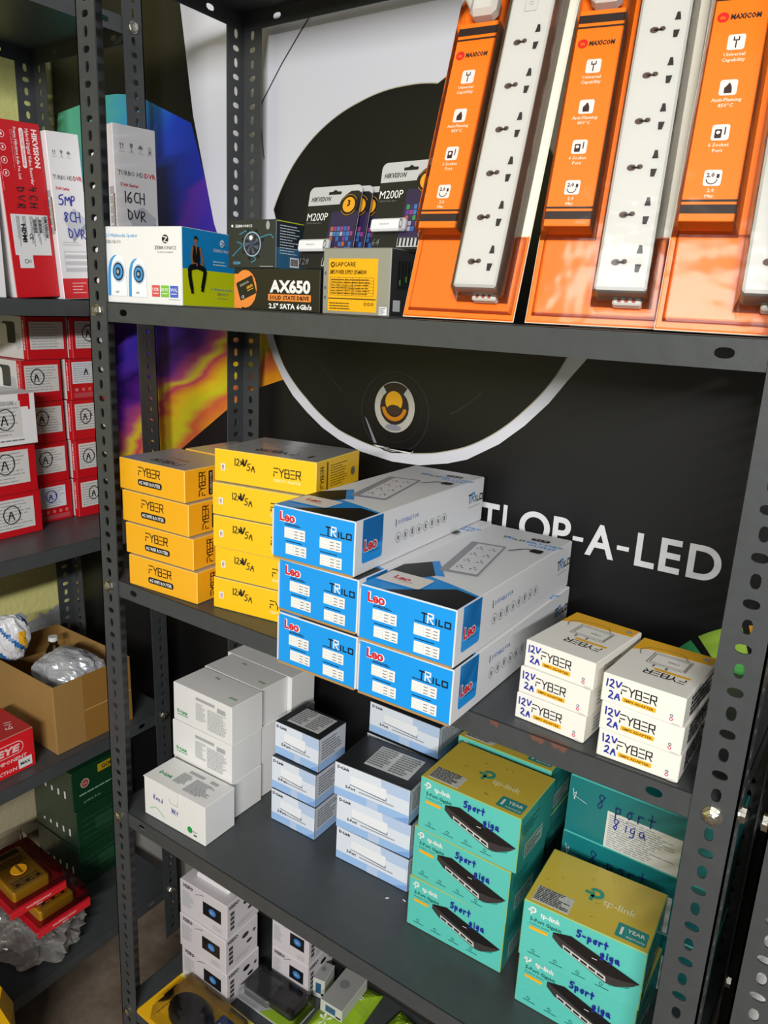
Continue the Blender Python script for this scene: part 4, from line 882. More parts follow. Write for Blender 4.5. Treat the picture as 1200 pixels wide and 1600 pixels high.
# ------------------------------------------------------------------ recorder boxes standing upright at the left
def icons(m, f, x, y, s, n, c=GREYTXT, k=2):
    for i in range(n):
        a = x + i * s * 1.35
        if i == 0:
            for dx in (.25, .6): m.rect(f, a + s * dx, y + s * .15, a + s * (dx + .06), y + s * .8, c, k); m.poly(f, [(a + s * (dx - .1), y + s * .7), (a + s * (dx + .16), y + s * .7), (a + s * (dx + .03), y + s)], c, k)
        elif i == 1: m.poly(f, [(a + s * .25, y + s), (a + s * .75, y + s), (a + s * .65, y + s * .5), (a + s * .35, y + s * .5)], c, k); m.rect(f, a + s * .47, y + s * .1, a + s * .53, y + s * .5, c, k); m.rect(f, a + s * .3, y + s * .05, a + s * .7, y + s * .1, c, k)
        elif i == 2: m.poly(f, [(a + s * .1, y + s * .5), (a + s * .3, y + s * .85), (a + s * .5, y + s), (a + s * .7, y + s * .85), (a + s * .9, y + s * .5)], c, k); m.rect(f, a + s * .47, y + s * .05, a + s * .53, y + s * .5, c, k)
        else: m.rect(f, a + s * .25, y + s * .05, a + s * .75, y + s * .95, LGREY, k); m.rect(f, a + s * .35, y + s * .1, a + s * .65, y + s * .4, c, k + 1)
        m.rect(f, a + s * .05, y - s * .12, a + s * .95, y - s * .09, c, k)
def dvr(w, d, h, words, seed, ink, band=True):
    m, q = mkbox('recorder_box', w, d, h, M('#dcdcdf', .42), {'left': M('#e4e0e2', .45), 'edge': WHITE2}, .0008); f = q['front']; DV = M('#4a4b50', .5)
    icons(m, f, w * .12, h * .86, w * .16, 4 if w > .06 else 3); m.text(f, 'TURBO HD', w * .08, h * .725, h * .028, DV, 2, w=w * .60); m.text(f, 'DVR', w * .70, h * .725, h * .028, M('#c8323c', .5), 2, w=w * .27, bold=.02)
    m.text(f, '7100 Series', w * .12, h * .665, h * .018, M('#c8323c', .5), 2, bold=.03, w=w * .42)
    m.poly(f, [(w * .25, h * .50), (w * .62, h * .56), (w * .95, h * .50), (w * .92, h * .47), (w * .5, h * .38), (w * .42, h * .42)], M('#b8bcc4', .4), 1.5); m.poly(f, [(w * .42, h * .42), (w * .5, h * .38), (w * .93, h * .47), (w * .93, h * .44), (w * .5, h * .355)], M('#8e949e', .4), 2)
    random.seed(seed)
    for i, t in enumerate(words): m.hand(f, t, w * (.16 + .10 * i), h * (.575 - .100 * i), h * .062, ink, w=.0017, k=4, gap=.08)
    m.lines(f, w * .15, h * .33, w * .95, h * .36, 2, LGREY, fill=.3); m.rect(f, w * .15, h * .17, w * .97, h * .30, M('#c4c5c9', .5), 1)
    for i in range(6): m.rect(f, w * .17, h * (.178 + .02 * i), w * .95, h * (.190 + .02 * i), WHITE2 if i % 2 else LGREY, 2)
    if band: m.rect(f, .0008, .0008, w - .0008, h * .13, RED, 1); m.lines(f, w * .3, h * .03, w * .8, h * .11, 4, M('#e8b0b0', .5), fill=.3)
    f = q['left']; m.rect(f, d - .017, h * .40, d - .004, h * .66, M('#a9a9ad', .5), 1); m.lines(f, d - .016, h * .42, d - .006, h * .64, 4, WHITE2, fill=.2)
    m.rect(f, d - .0045, h * .42, d - .0008, h * .62, M('#7a6248', .7), 2); m.lines(f, d - .0042, h * .43, d - .0012, h * .61, 9, M('#b0946c', .7), k=3, ragged=0)
    return m
# red recorder box
w, d, h = .0725, .20, .2515
m, q = mkbox('recorder_box', w, d, h, RED, {'left': M('#e0dcdc', .45), 'back': WHITE2}, .0008); f = q['front']; WR = M('#f3dede', .5)
def vt(t, x, y, s, wd, c=WR, bold=.02): m.text(f.sub(w * x, h * y, -PI / 2), t, 0, 0, s, c, 2, w=wd, bold=bold)
vt('HIKVISION', .80, .965, .0085, .053, WR, .04); vt('Hybrid Digital Video Recorder', .66, .965, .0055, .078); vt('Prama Hikvision India Pvt. Ltd.', .40, .965, .0045, .072)
g = f.sub(w * .52, h * .965, -PI / 2); m.rect(g, 0, 0, .055, .0068, WR, 2, r=.003); m.text(g, 'Turbo HD Technology', .003, .0016, .004, RED, 3, w=.049)
for k_, y in enumerate((.92, .85, .78, .71)): m.ring(f, w * .13, h * y, .0042, .0050, WR, 2); m.rect(f, w * .13 - .0012, h * y - .002, w * .13 + .0012, h * y + .002, WR, 2)
m.lines(f.sub(w * .31, h * .95, -PI / 2), 0, 0, .075, .006, 2, M('#d87078', .5)); m.lines(f.sub(w * .02, h * .95, -PI / 2), 0, 0, .09, .003, 1, M('#d87078', .5))
random.seed(11); m.hand(f.sub(w * .58, h * .645, -PI / 2 - .05), '4CH', 0, 0, .0125, INK, w=.0015, k=4, gap=.35); m.hand(f.sub(w * .30, h * .640, -PI / 2 - .05), 'DVR', 0, 0, .0125, INK, w=.0015, k=4, gap=.35)
rb = m.build('recorder_box'); rb.matrix_world = LM @ Matrix.Translation((-.225, .0165, LT[1] + .0004)) @ Matrix.Rotation(PI / 2, 4, 'Z') @ Matrix.Rotation(R(-3.2), 4, 'Y')
tag(rb, 'red recorder box with a white shipping label and handwriting, standing upright', 'box', 'recorder boxes standing on the left rack')
m = MB(); m.box((w * .10, -.0004, h * .25), (w * .93, 0, h * .485), M('#d6d8da', .5), .0001); f = F((0, -.0004, 0), (1, 0, 0), (0, 0, 1))
for x in (.2, .34, .5, .64, .78): m.lines(f.sub(w * x, h * .475, -PI / 2), 0, 0, .044, .0058, 3, GREYTXT, fill=.4, seed=int(x * 50))
m.text(f.sub(w * .30, h * .43, -PI / 2), 'HDMI', 0, 0, .007, BLACK, 3, bold=.04, w=.026); m.text(f.sub(w * .46, h * .38, -PI / 2), 'CE', 0, 0, .006, BLACK, 3); m.text(f.sub(w * .84, h * .478, -PI / 2), 'HIKVISION', 0, 0, .0048, INK, 3, bold=.03)
for x in (.58, .70): m.lines(f.sub(w * x, h * .46, 0), 0, -.02, .005, 0, 10, BLACK, fill=.7, ragged=0)
m.box((w * .17, -.0006, h * .175), (w * .48, -.0002, h * .262), M('#d6d8da', .5), .0001); m.ring(F((0, -.0006, 0), (1, 0, 0), (0, 0, 1)), w * .32, h * .215, .0024, .0032, INK, 1); m.ring(F((0, -.0006, 0), (1, 0, 0), (0, 0, 1)), w * .40, h * .215, .0016, .0022, INK, 1)
c = m.build('shipping_label', rb); c['label'] = 'white printed shipping label'
# pale side of another box to the left of it
m = dvr(.060, .20, .1995, [], 3, INK, False); f = F((0, 0, 0), (1, 0, 0), (0, 0, 1)); m.rect(f, .012, .0008, .0592, .115, WHITE2, 3); m.rect(f, .045, .115, .0592, .19, M('#8a6a48', .7), 3); m.rect(f, .0008, .0008, .012, .09, RED, 4)
o = m.build('recorder_box'); o.matrix_world = LM @ Matrix.Translation((-.226, -.0600, LT[1] + .0004)) @ Matrix.Rotation(PI / 2, 4, 'Z'); tag(o, 'white recorder box partly cut by the left edge, beside the red one', 'box', 'recorder boxes standing on the left rack')
m = dvr(.0550, .20, .2475, ['5MP', '8CH', 'DVR'], 12, BLUEINK); o = m.build('recorder_box'); o.matrix_world = LM @ Matrix.Translation((-.214, .0900, LT[1] + .0004)) @ Matrix.Rotation(PI / 2 - .05, 4, 'Z') @ Matrix.Rotation(R(-3.0), 4, 'Y')
tag(o, 'white recorder box with blue handwriting 5MP, half hidden by the rack post', 'box', 'recorder boxes standing on the left rack')
m = dvr(.0720, .10, .2610, ['16CH', 'DVR'], 13, INK); o = m.build('recorder_box'); o.matrix_world = LM @ Matrix.Translation((-.128, .1335, LT[1] + .0004)) @ Matrix.Rotation(PI / 2 - R(9), 4, 'Z')
tag(o, 'white recorder box with black handwriting 16CH DVR, behind the speaker box', 'box', 'recorder boxes standing on the left rack')

# ------------------------------------------------------------------ camera boxes on the left rack
def cambox(w, h, style, seed, d=.155):
    """style: red / white / redicons ; front carries the label, left side shows the camera picture"""
    base = WHITE2 if style == 'white' else RED
    m, q = mkbox('camera_box', w, d, h, base, {'left': M('#d4d2d0', .5), 'top': base if style != 'white' else WHITE2, 'edge': M('#cfcfcf' if style == 'white' else '#b0222c', .5)}, .0008)
    f = q['left']; m.rect(f, d - .0125, .0006, d - .0006, h - .0006, RED, 1); m.text(f.sub(d - .0095, h * .92, -PI / 2), 'HIKVISION', 0, 0, .0045, M('#f0d8d8', .5), 2, bold=.03, shear=.2, w=h * .7)
    DKC = M('#3c3d42', .35); m.rect(f, d - .075, h * .36, d - .034, h * .86, DKC, 1, r=.006); m.rect(f, d - .105, h * .30, d - .060, h * .80, M('#e8e8e6', .4), 2, r=.006)
    m.poly(f, smooth([(d - .032, h * .62), (d - .020, h * .60), (d - .016, h * .28), (d - .030, h * .20), (d - .036, h * .34)]), LGREY, 1)
    f = q['front']
    if style == 'white':
        m.text(f, 'HIKVISION', w * .42, h * .80, h * .07, DGREY, 2, shear=.2); m.rect(f, w * .78, h * .74, w * .92, h - .0008, RED, 1); m.rect(f, w * .90, h * .68, w * .925, h - .0008, RED, 1.5); m.lines(f, w * .3, h * .07, w * .85, h * .13, 1, GREYTXT)
    if style == 'redicons':
        PK_ = M('#e6a0a4', .5)
        for i in range(5): m.ring(f, w * (.16 + .17 * i), h * .25, .0022, .0030, PK_, 2, n=12); m.rect(f, w * (.16 + .17 * i) - .0008, h * .25 - .001, w * (.16 + .17 * i) + .0008, h * .25 + .001, PK_, 2)
        m.text(f, 'CE', w * .08, h * .225, h * .06, PK_, 2.5); m.rect(f, w * .08, h * .06, w * .92, h * .17, M('#b84a54', .5), 1)
    return m
def camlabel(o, w, h, x0, y0, x1, y1, seed, mark=True, ink=INK, blue=False, cxf=None):
    m = MB(); m.box((w * x0, -.0004, h * y0), (w * x1, 0, h * y1), M('#d3d2cf' if not blue else '#d8dde4', .5), .0001); f = F((0, -.0004, 0), (1, 0, 0), (0, 0, 1)); W_, H_ = w * (x1 - x0), h * (y1 - y0)
    m.lines(f, w * x0 + .002, h * y0 + .002, w * x1 - .002, h * y1 - .002, 9, M('#a2a3a4', .6), k=1, fill=.35, ragged=.35, seed=seed)
    rn = random.Random(seed); cx, cy = w * x0 + W_ * (cxf or rn.uniform(.3, .5)), h * y0 + H_ * rn.uniform(.48, .62); r = H_ * rn.uniform(.26, .31)
    if mark:
        if mark != 'A': m.stroke(f, smooth([(cx + r * math.cos(a) * rn.uniform(.82, 1), cy + r * math.sin(a) * rn.uniform(.95, 1.08)) for a in [i * .6 for i in range(12)]]), .0016, ink, 3)
        m.hand(f, 'A', cx - r * .42, cy - r * .55, r * 1.15, ink, w=.0017, k=4)
    c = m.build('paper_label', o); c['label'] = 'white printed label' + (' with a handwritten letter A' if mark else '')
def camput(X, Y, Z, w, h, style, seed, lab, text, rz=0, **k):
    o = cambox(w, h, style, seed).build('camera_box'); put(o, (X, Y, Z), PI / 2 + R(rz), left=True); camlabel(o, w, h, *lab, seed, **k)
    tag(o, text, 'box', 'camera boxes on the left rack')
Z3 = LT[2] + .0004; rh = .0752
lab = (.10, .24, .90, .90)
camput(-.315, -.058, Z3, .137, .0768, 'red', 1, (.13, .16, .90, .88), 'red camera box marked A, lowest of the near column at the frame edge', cxf=.60)
camput(-.312, -.062, Z3 + .0772, .137, .0865, 'red', 2, (.13, .20, .90, .88), 'red camera box marked A, just under the white one in the near column', cxf=.60)
camput(-.300, -.062, Z3 + .1641, .137, .0875, 'white', 3, (.15, .16, .80, .86), 'white camera box with a red corner tab, on top of the near column', cxf=.68)
wcb = C.objects[-1] if 'camera_box' in C.objects[-1].name else [o_ for o_ in C.objects if o_.get('label', '').startswith('white camera box')][0]
m = MB(); m.face([(.0, .000, .0880), (.136, .000, .0880), (.132, .030, .0905), (.004, .060, .1120)], WHITE2); m.face([(.0, .0004, .0878), (.136, .0004, .0878), (.132, .0304, .0903), (.004, .0604, .1118)], WHITE2); m.build('lid_flap', wcb)
C2 = [.0870, .0850, .0840, .0835, .0990]
for i in range(5):
    camput(-.350, C2[i], Z3 + i * rh, .0760, .0746, 'redicons' if i == 0 else 'red', 10 + i, (.16, .36, .84, .90) if i == 0 else (.08, .24, .93, .88),
           'red camera box, %s of five in the middle column' % ['lowest, with its label above small icons', 'second from the bottom', 'the third', 'fourth from the bottom', 'topmost'][i], mark=(i != 4), ink=BLUEINK if i == 0 else INK, blue=(i == 0))
C3 = [.1690, .1700, .1680, .1700, .1795]
for i in range(5):
    camput(-.338, C3[i], Z3 + i * rh, .0785, .0746, 'redicons' if i == 3 else 'red', 30 + i, (.06, .40, .95, .93) if i == 3 else (.09, .25, .93, .90),
           'red camera box, %s, in the column nearest the back wall' % ['lowest', 'second from the bottom', 'the third', 'the fourth, icons below its label', 'topmost'][i], mark='A' if i == 3 else True, blue=(i == 3))

# ------------------------------------------------------------------ soft and odd things
from mathutils import noise
def blob(name, c, r, seed, mat, amp=.35, fr=2.2, nu=48, nv=32, parent=None, flat=None, ridged=True, mats=None):
    m = MB(); P = []
    for j in range(nv + 1):
        row = []
        for i in range(nu):
            t = PI * j / nv; a = 2 * PI * i / nu; v = Vector((math.sin(t) * math.cos(a), math.sin(t) * math.sin(a), math.cos(t)))
            n = 0; f_ = fr; A = 1
            for _ in range(4):
                k = noise.noise(v * f_ + Vector((seed * 7.1, seed, 0))); n += A * ((1 - abs(k) * 2.2) if ridged else k); f_ *= 1.9; A *= .5
            s_ = 1 + amp * (n - .9 if ridged else n)
            p = Vector((v.x * r[0] * s_, v.y * r[1] * s_, v.z * r[2] * s_))
            if flat is not None and p.z < flat: p.z = flat + (p.z - flat) * .05
            row.append(Vector(c) + p)
        P.append(row)
    for j in range(nv):
        for i in range(nu):
            k = (i + 1) % nu; mm = mat
            if mats: mm = mats(P[j][i])
            m.face([P[j][i], P[j + 1][i], P[j + 1][k], P[j][k]], mm)
    return m.build(name, parent)
def lroot(o, x, y, z, rz=0): o.matrix_world = LM @ Matrix.Translation((x, y, z)) @ Matrix.Rotation(R(rz), 4, 'Z'); return o
# open kraft carton on the left rack
KR = M('#9c7840', .8, 0, 0, .06, 50, var=.06, name='kraft_board'); KR2 = M('#8f6a30', .8)
Z4 = LT[3] + .0004; cw, cd, ch, t = .165, .243, .137, .003
root = empty('cardboard_carton', (0, 0, 0)); lroot(root, -.2285, .0195, Z4, 90); tag(root, 'open brown cardboard carton with a crumpled silver bag sticking out', 'carton')
def wall(nm_, a, b):
    m = MB(); m.box(a, b, KR, .0008); return m.build(nm_, root)
wl = wall('front_panel', (0, 0, 0), (cw, t, ch)); wall('back_panel', (0, cd - t, 0), (cw, cd, ch)); wall('side_panel', (0, t, 0), (t, cd - t, ch)); wall('side_panel', (cw - t, t, 0), (cw, cd - t, ch)); wall('bottom_panel', (t, t, 0), (cw - t, cd - t, t))
m = MB(); m.box((.058, -.0006, .0), (cw - .002, .0, ch), M('#93692c', .6), .0001); f = F((0, -.0006, 0), (1, 0, 0), (0, 0, 1)); m.rect(f, .060, ch * .47, cw - .002, ch * .49, M('#b98e4c', .7), 1); c = m.build('tape', root); c['label'] = 'brown packing tape'
SILV = M('#c3c5cb', .28, .35, 0, .3, 30, name='silver_foil_bag'); BLU = M('#2c6cae', .4); WB = M('#dcdde0', .35)
bg = blob('foil_bag', (0, 0, 0), (.072, .050, .046), 3, SILV, .12, 1.15, 72, 50, ridged=True); lroot(bg, -.308, .104, Z4 + .110, 20); tag(bg, 'crumpled silver foil bag lying in the open carton', 'bag')
def pm(p): return BLU if (p.x * 1.2 + p.z) % .06 < .012 else (GOLD if .01 < p.x < .025 and abs(p.z) < .02 else WB)
bg = blob('printed_pouch', (0, 0, 0), (.034, .026, .046), 5, WB, .13, 1.2, 48, 32, mats=pm); lroot(bg, -.412, .052, Z4 + .170, 60); tag(bg, 'crumpled white and blue printed pouch in the left of the carton', 'pouch')
bt = MB()
prof = [(.0, .0), (.017, .0), (.018, .01), (.018, .05), (.013, .065), (.008, .072), (.008, .082)]
for (r0_, z0_), (r1_, z1_) in zip(prof[1:], prof[2:]): bt.cyl((0, 0, z0_), (0, 0, z1_), r0_, r1_, CLEAR, 20, False)
bo = bt.build('clear_jar'); bo.scale = (.8, .8, .8); lroot(bo, -.400, .130, Z4 + .058); tag(bo, 'small clear plastic jar standing in the carton behind the foil bag', 'jar')
m = MB(); m.cyl((0, 0, .0822), (0, 0, .090), .0095, .0090, M('#e6e8ea', .3), 18); c = m.build('cap', bo)
# red carton at the left edge of the same shelf
w, d, h = .17, .105, .076; m, q = mkbox('red_carton', w, d, h, M('#dd1620', .4, 0, .15), {'top': M('#b8242a', .45), 'edge': M('#a58c70', .6)}, .0010); f = q['front']; RW = M('#f2c8c6', .5)
m.poly(f, rrect(.095, h * .50, .150, h * .82, .011), RW, 1); m.poly(f, rrect(.0965, h * .52, .1485, h * .80, .010), M('#dd1620', .4), 2); m.text(f, 'EYE', .1225, h * .575, h * .17, RW, 3, al='c', bold=.05, shear=.15, w=.042)
m.text(f, 'COMPONENT', .155, h * .34, h * .09, RW, 2, al='r', bold=.03, shear=.1, w=.07); m.text(f, 'PROTECTION', .135, h * .10, h * .09, RW, 2, al='r', bold=.03, shear=.1, w=.065); m.rect(f, .138, h * .08, .163, h * .32, WHITE2, 2); m.text(f, 'MAX', .1505, h * .16, h * .08, INK, 3, al='c', bold=.03)
f = q['top']; m.rect(f, .06, .05, .13, .10, WHITE2, 1); m.text(f.sub(.145, .02, 1.2), 'E-11', 0, 0, .012, RW, 2, bold=.03)
o = m.build('red_carton'); lroot(o, -.236, -.189, Z4, 90); tag(o, 'bright red carton with white lettering in front of the kraft carton, at the left edge', 'carton')
# dark green boxes on the lowest shelf of the left rack
Z5 = LT[4] + .0004; GD = M('#0e3a20', .4, 0, .3, .1, 30)
for i in range(3):
    w, d, h = .125, .16, .0935; m, q = mkbox('green_box', w, d, h, GD, {'left': M('#1c3526', .3, 0, .4, .3, 30)}, .0012); f = q['front']; PL = M('#8fb39a', .5)
    if i < 2: m.lines(f, w * .1, h * .15, w * .9, h * .8, 4, M('#2f5a40', .5), fill=.12, seed=i); m.rect(f, w * .35, h * .3, w * .8, h * .62, M('#1c4a2e', .5), .5)
    if i == 2: m.disc(f, w * .24, h * .62, .0105, M('#c9b8ac', .5), 1); m.disc(f, w * .24, h * .62, .0085, M('#a84a3a', .5), 2); m.text(f, 'best', w * .24, h * .60, .004, WHITE2, 3, al='c')
    if i == 2: m.rect(f, w * .50, h * .72, w * .95, h * .92, M('#b8981a', .45), 1); m.text(f, 'GOLD', w * .72, h * .77, h * .1, BLACK, 2, al='c', bold=.03); m.lines(f, w * .12, h * .30, w * .9, h * .42, 1, PL, fill=.3); m.text(f, 'power box', w * .2, h * .12, h * .07, PL, 2)
    g = q['left']
    for k_ in range(5): m.rect(g, d * (.2 + .15 * k_), h * .25, d * (.2 + .15 * k_) + .006, h * .31 + .003 * k_, WHITE2, 1)
    o = m.build('green_box'); lroot(o, -.352 - .004 * i, .120 + .002 * (i % 2), Z5 + i * .0937, 90); tag(o, 'dark green box with a red round emblem, %s of three on the lowest left shelf' % ['bottom', 'middle', 'top'][i], 'box', 'dark green boxes')
# clear bag and tester packs
POLY = clear('crumpled_poly_film', (.90, .90, .90), .15, .14, .9, 22)
nt = POLY.node_tree; mo = nt.nodes['Material Output']; old = mo.inputs[0].links[0].from_socket
df = nt.nodes.new('ShaderNodeBsdfDiffuse'); df.inputs[0].default_value = (.62, .61, .58, 1); m2 = nt.nodes.new('ShaderNodeMixShader'); m2.inputs[0].default_value = .22
nt.links.new(old, m2.inputs[1]); nt.links.new(df.outputs[0], m2.inputs[2]); nt.links.new(m2.outputs[0], mo.inputs[0])
bg = blob('plastic_bag', (0, 0, 0), (.100, .080, .034), 8, POLY, .30, 1.7, 64, 40, flat=-.030); lroot(bg, -.315, -.018, Z5 + .0345); tag(bg, 'crumpled clear plastic bag under the red tester packs', 'bag')
bg = blob('paper_parcel', (0, 0, 0), (.080, .060, .022), 12, M('#8c8478', .6, 0, 0, .2, 30), .18, 1.4, 48, 30, flat=-.020); lroot(bg, -.31, -.185, Z5 + .024); tag(bg, 'grey wrapped parcel lying on the lowest left shelf at the frame edge', 'parcel')
def testerpack(text, x, y, z, rz, meter=True):
    root = empty('tester_pack', (0, 0, 0)); lroot(root, x, y, z, rz); RD = M('#c4142a', .4); W_, D_ = .115, .185
    m = MB(); m.box((0, 0, 0), (W_, D_, .0015), RD, .0004); m.build('backing_card', root)
    m = MB(); m.box((.002, -.002, -.013), (W_ - .002, .0, .0010), REDL, .0006); f = F((0, -.002, 0), (1, 0, 0), (0, 0, 1)); m.text(f, 'multimeter', W_ / 2, -.0055, .005, RW, 1, al='c', bold=.03, w=.05); m.text(f, 'digital', W_ / 2, -.0115, .0038, RW, 1, al='c', bold=.02); m.build('header_flap', root)
    m = MB(); YM = M('#ffc020', .4, 0, .1); m.box((.018, .016, .0016), (.090, .140, .028), YM, .004); f = F((0, 0, .028), (1, 0, 0), (0, 1, 0))
    mt = m.build('multimeter', root)
    m = MB(); m.rect(f, .028, .118, .080, .132, M('#3c3a20', .3), 1); m.build('display', mt)
    m = MB(); m.cyl((.054, .066, .0275), (.054, .066, .032), .017, .015, M('#f0a814', .4), 24); m.box((.052, .052, .032), (.056, .080, .0335), M('#7a5a14', .4), .0005); m.build('dial', mt)
    m = MB(); m.lines(f, .026, .088, .084, .110, 3, M('#7a5a14', .4)); m.lines(f, .026, .022, .084, .044, 3, M('#7a5a14', .4))
    for i in range(3): m.disc(f, .034 + .02 * i, .030, .004, BLACK, 2)
    m.build('terminal_panel', mt)
    cu = [(.10, .03, .006), (.108, .08, .010), (.100, .12, .012), (.106, .16, .008), (.08, .172, .010), (.04, .165, .012), (.02, .176, .008)]
    m = MB(); m.tube([Vector(p) for p in cu], .0022, M('#7c1018', .4), 8); m.build('test_lead', root)
    m = MB(); a = [(.012, .008), (.112, .008), (.112, .180), (.012, .180)]; hi = [(p[0], p[1], .031) for p in a]; lo = [(p[0] * 1.02 - .003, p[1] * 1.02 - .003, .0018) for p in a]
    m.face(hi, CLEAR)
    for i in range(4): j = (i + 1) % 4; m.face([lo[i], lo[j], hi[j], hi[i]], CLEAR)
    m.build('blister_shell', root); tag(root, text, 'tester pack', 'red multimeter packs'); return root
testerpack('red blister pack, lower of the two packs with multimeters', -.235, -.052, Z5 + .082, 88)
testerpack('red blister pack with a yellow multimeter on top of the other tester pack', -.272, -.080, Z5 + .1245, 86)
# yellow tool case standing on the floor
m = MB(); YC = M('#e6ae0c', .35, 0, .2); P0 = [(-.205, -.14), (-.122, -.14), (-.085, -.165), (-.085, -.34), (-.205, -.34)]; zb, z1_, z2_ = FZ, -1.14, -1.10
L0 = [V(x, y, zb) for x, y in P0]; L1 = [V(x, y, z1_) for x, y in P0]; ctr = V(-.145, -.24, 0); L2 = [V(ctr.x + (x - ctr.x) * .80, ctr.y + (y - ctr.y) * .86, z2_) for x, y in P0]
for A_, B_ in ((L0, L1), (L1, L2)):
    for i in range(5): j = (i + 1) % 5; m.face([A_[j], A_[i], B_[i], B_[j]], YC)
m.face(L2[::-1], YC); m.face(L0, YC); 
for v_ in range(len(m.v)): m.v[v_] = (m.v[v_][0] + .004 + .0, m.v[v_][1], m.v[v_][2])
o = m.build('tool_case'); tag(o, 'yellow plastic tool case standing on the floor at the lower left corner', 'case')
m = MB(); m.box((-.165, -.30, z2_ - .001), (-.125, -.20, z2_ + .008), M('#2c2c2c', .5), .003); m.build('handle', o)

# ------------------------------------------------------------------ lowest shelf of the middle rack
WP = M('#d2ccd0', .4, name='pale_print_card')
def lampbox(w, d, h, seed):
    m, q = mkbox('device_box', w, d, h, WP, c=.0012); f = q['front']; m.text(f, 'VISEO', w * .08, h * .84, h * .10, DGREY, 2, bold=.04, shear=.3); m.lines(f, w * .06, h * .25, w * .30, h * .72, 8, LGREY, seed=seed, fill=.6)
    m.stroke(f, smooth([(w * .35, h * .80), (w * .42, h * .86), (w * .52, h * .90)]), .0008, DGREY, 2); m.rect(f, w * .50, h * .36, w * .88, h * .74, M('#14181f', .3), 1); m.disc(f, w * .70, h * .56, h * .12, M('#3f7fc4', .4), 2, ry=h * .10); m.text(f, 'live', w * .66, h * .53, h * .06, WHITE2, 3)
    m.lines(f, w * .70, h * .08, w * .95, h * .22, 3, LGREY, seed=seed)
    f = q['right']; m.text(f, 'VISEO', d * .06, h * .84, h * .10, DGREY, 2, bold=.04, shear=.3)
    for k_ in range(4): m.rect(f, d * .10, h * (.20 + .14 * k_), d * .22, h * (.30 + .14 * k_), DGREY, 1)
    m.disc(f, d * .60, h * .70, h * .12, BLACK, 1, ry=h * .07); m.disc(f, d * .72, h * .44, h * .10, BLACK, 1, ry=h * .05); m.disc(f, d * .88, h * .64, h * .05, DGREY, 1); m.lines(f, d * .3, h * .12, d * .9, h * .26, 2, LGREY, seed=seed)
    return m
for i in range(3):
    o = lampbox(.1155, .081, .0702, i).build('device_box'); put(o, (.0245 + .002 * (i == 0), .0990 - .002 * (i % 2), S5 + i * .0707), R(1.1 + (i - 1) * .8)); tag(o, 'pale box with a dark blue picture, %s of three on the lowest shelf' % ['bottom', 'middle', 'top'][i], 'box', 'pale boxes with dark pictures')
m = MB(); m.box((.02, .02, 0), (.10, .06, .010), WHITE2, .003); m.tube([V(.03, .03, .010), V(.05, .045, .020), V(.08, .04, .018), (.09, .03, .006)], .003, WHITE2); m.build('hang_tab', o).location = (0, 0, .0702)
for i in range(3):
    o = lampbox(.085, .075, .0702, 5 + i).build('device_box'); put(o, (.158, .197, S5 + i * .0707), R(2)); tag(o, 'pale box behind the others on the lowest shelf, %s of the rear stack' % ['bottom', 'middle', 'top'][i], 'box', 'pale boxes with dark pictures')
def prism(m, pts, z0_, z1_, mat, top=None):
    m.face([(x, y, z1_) for x, y in pts], top or mat); m.face([(x, y, z0_) for x, y in pts][::-1], mat)
    for i in range(len(pts)): j = (i + 1) % len(pts); m.face([(*pts[i], z0_), (*pts[j], z0_), (*pts[j], z1_), (*pts[i], z1_)], mat)
# yellow card with a black mouse
root = empty('mouse_pack', (.0215, -.0015, S5 + .0008)); root.rotation_euler = (0, 0, R(-1.5)); tag(root, 'yellow blister pack with a dark computer mouse lying at the front of the lowest shelf', 'mouse pack')
YP = M('#f8bc1c', .4, 0, .1); m = MB(); prism(m, rrect(0, 0, .19, .112, .006), 0, .0015, YP); f = F((0, 0, .0015), (1, 0, 0), (0, 1, 0))
m.rect(f, .0015, .096, .188, .1105, M('#f0ea80', .4), 1); m.rect(f, .012, .050, .018, .080, BLACK, 1, r=.0028); m.text(f.sub(.026, .02, PI / 2), 'mouse', 0, 0, .008, BLACK, 1, bold=.04, w=.03); m.lines(f.sub(.034, .02, PI / 2), 0, 0, .05, .004, 1, M('#8a3a10', .5)); m.text(f, 'optical', .03, .101, .004, BLACK, 2)
m.build('backing_card', root)
m = MB(); MK = M('#1c1c1f', .55); N_ = 20; prof = [(0, 1, 0), (.2, 1.0, .008), (.35, .96, .014), (.7, .80, .022), (.9, .5, .027), (1, .02, .0285)]
rings = []
for s_, sc, z in prof: rings.append([V(.085 + .048 * sc * math.cos(2 * PI * i / N_) * (1.0), .052 + .031 * sc * math.sin(2 * PI * i / N_), .0016 + z) for i in range(N_)])
for A_, B_ in zip(rings, rings[1:]):
    for i in range(N_): j = (i + 1) % N_; m.face([A_[i], A_[j], B_[j], B_[i]], MK)
ms = m.build('mouse', root, True); m = MB(); m.cyl((.112, .049, .022), (.112, .055, .022), .006, .006, M('#55555a', .3), 16); m.build('scroll_wheel', ms)
m = MB(); m.tube([V(.13, .055, .012), V(.15, .075, .010), V(.165, .055, .010), V(.150, .035, .010), V(.12, .018, .008)], .0022, MK); m.build('cable', root)
m = MB(); m.box((.128, .008, .0018), (.186, .088, .008), M('#1c56a0', .35), .001); m.lines(F((0, 0, .008), (1, 0, 0), (0, 1, 0)), .135, .02, .18, .08, 3, WHITE2, fill=.2); m.build('blue_insert', root)
m = MB(); hi = [(.036, .010, .030), (.182, .010, .030), (.182, .092, .030), (.036, .092, .030)]; lo = [(.032, .006, .0017), (.186, .006, .0017), (.186, .096, .0017), (.032, .096, .0017)]; m.face(hi, CLEAR)
for i in range(4): j = (i + 1) % 4; m.face([lo[i], lo[j], hi[j], hi[i]], CLEAR)
m.build('blister_shell', root)
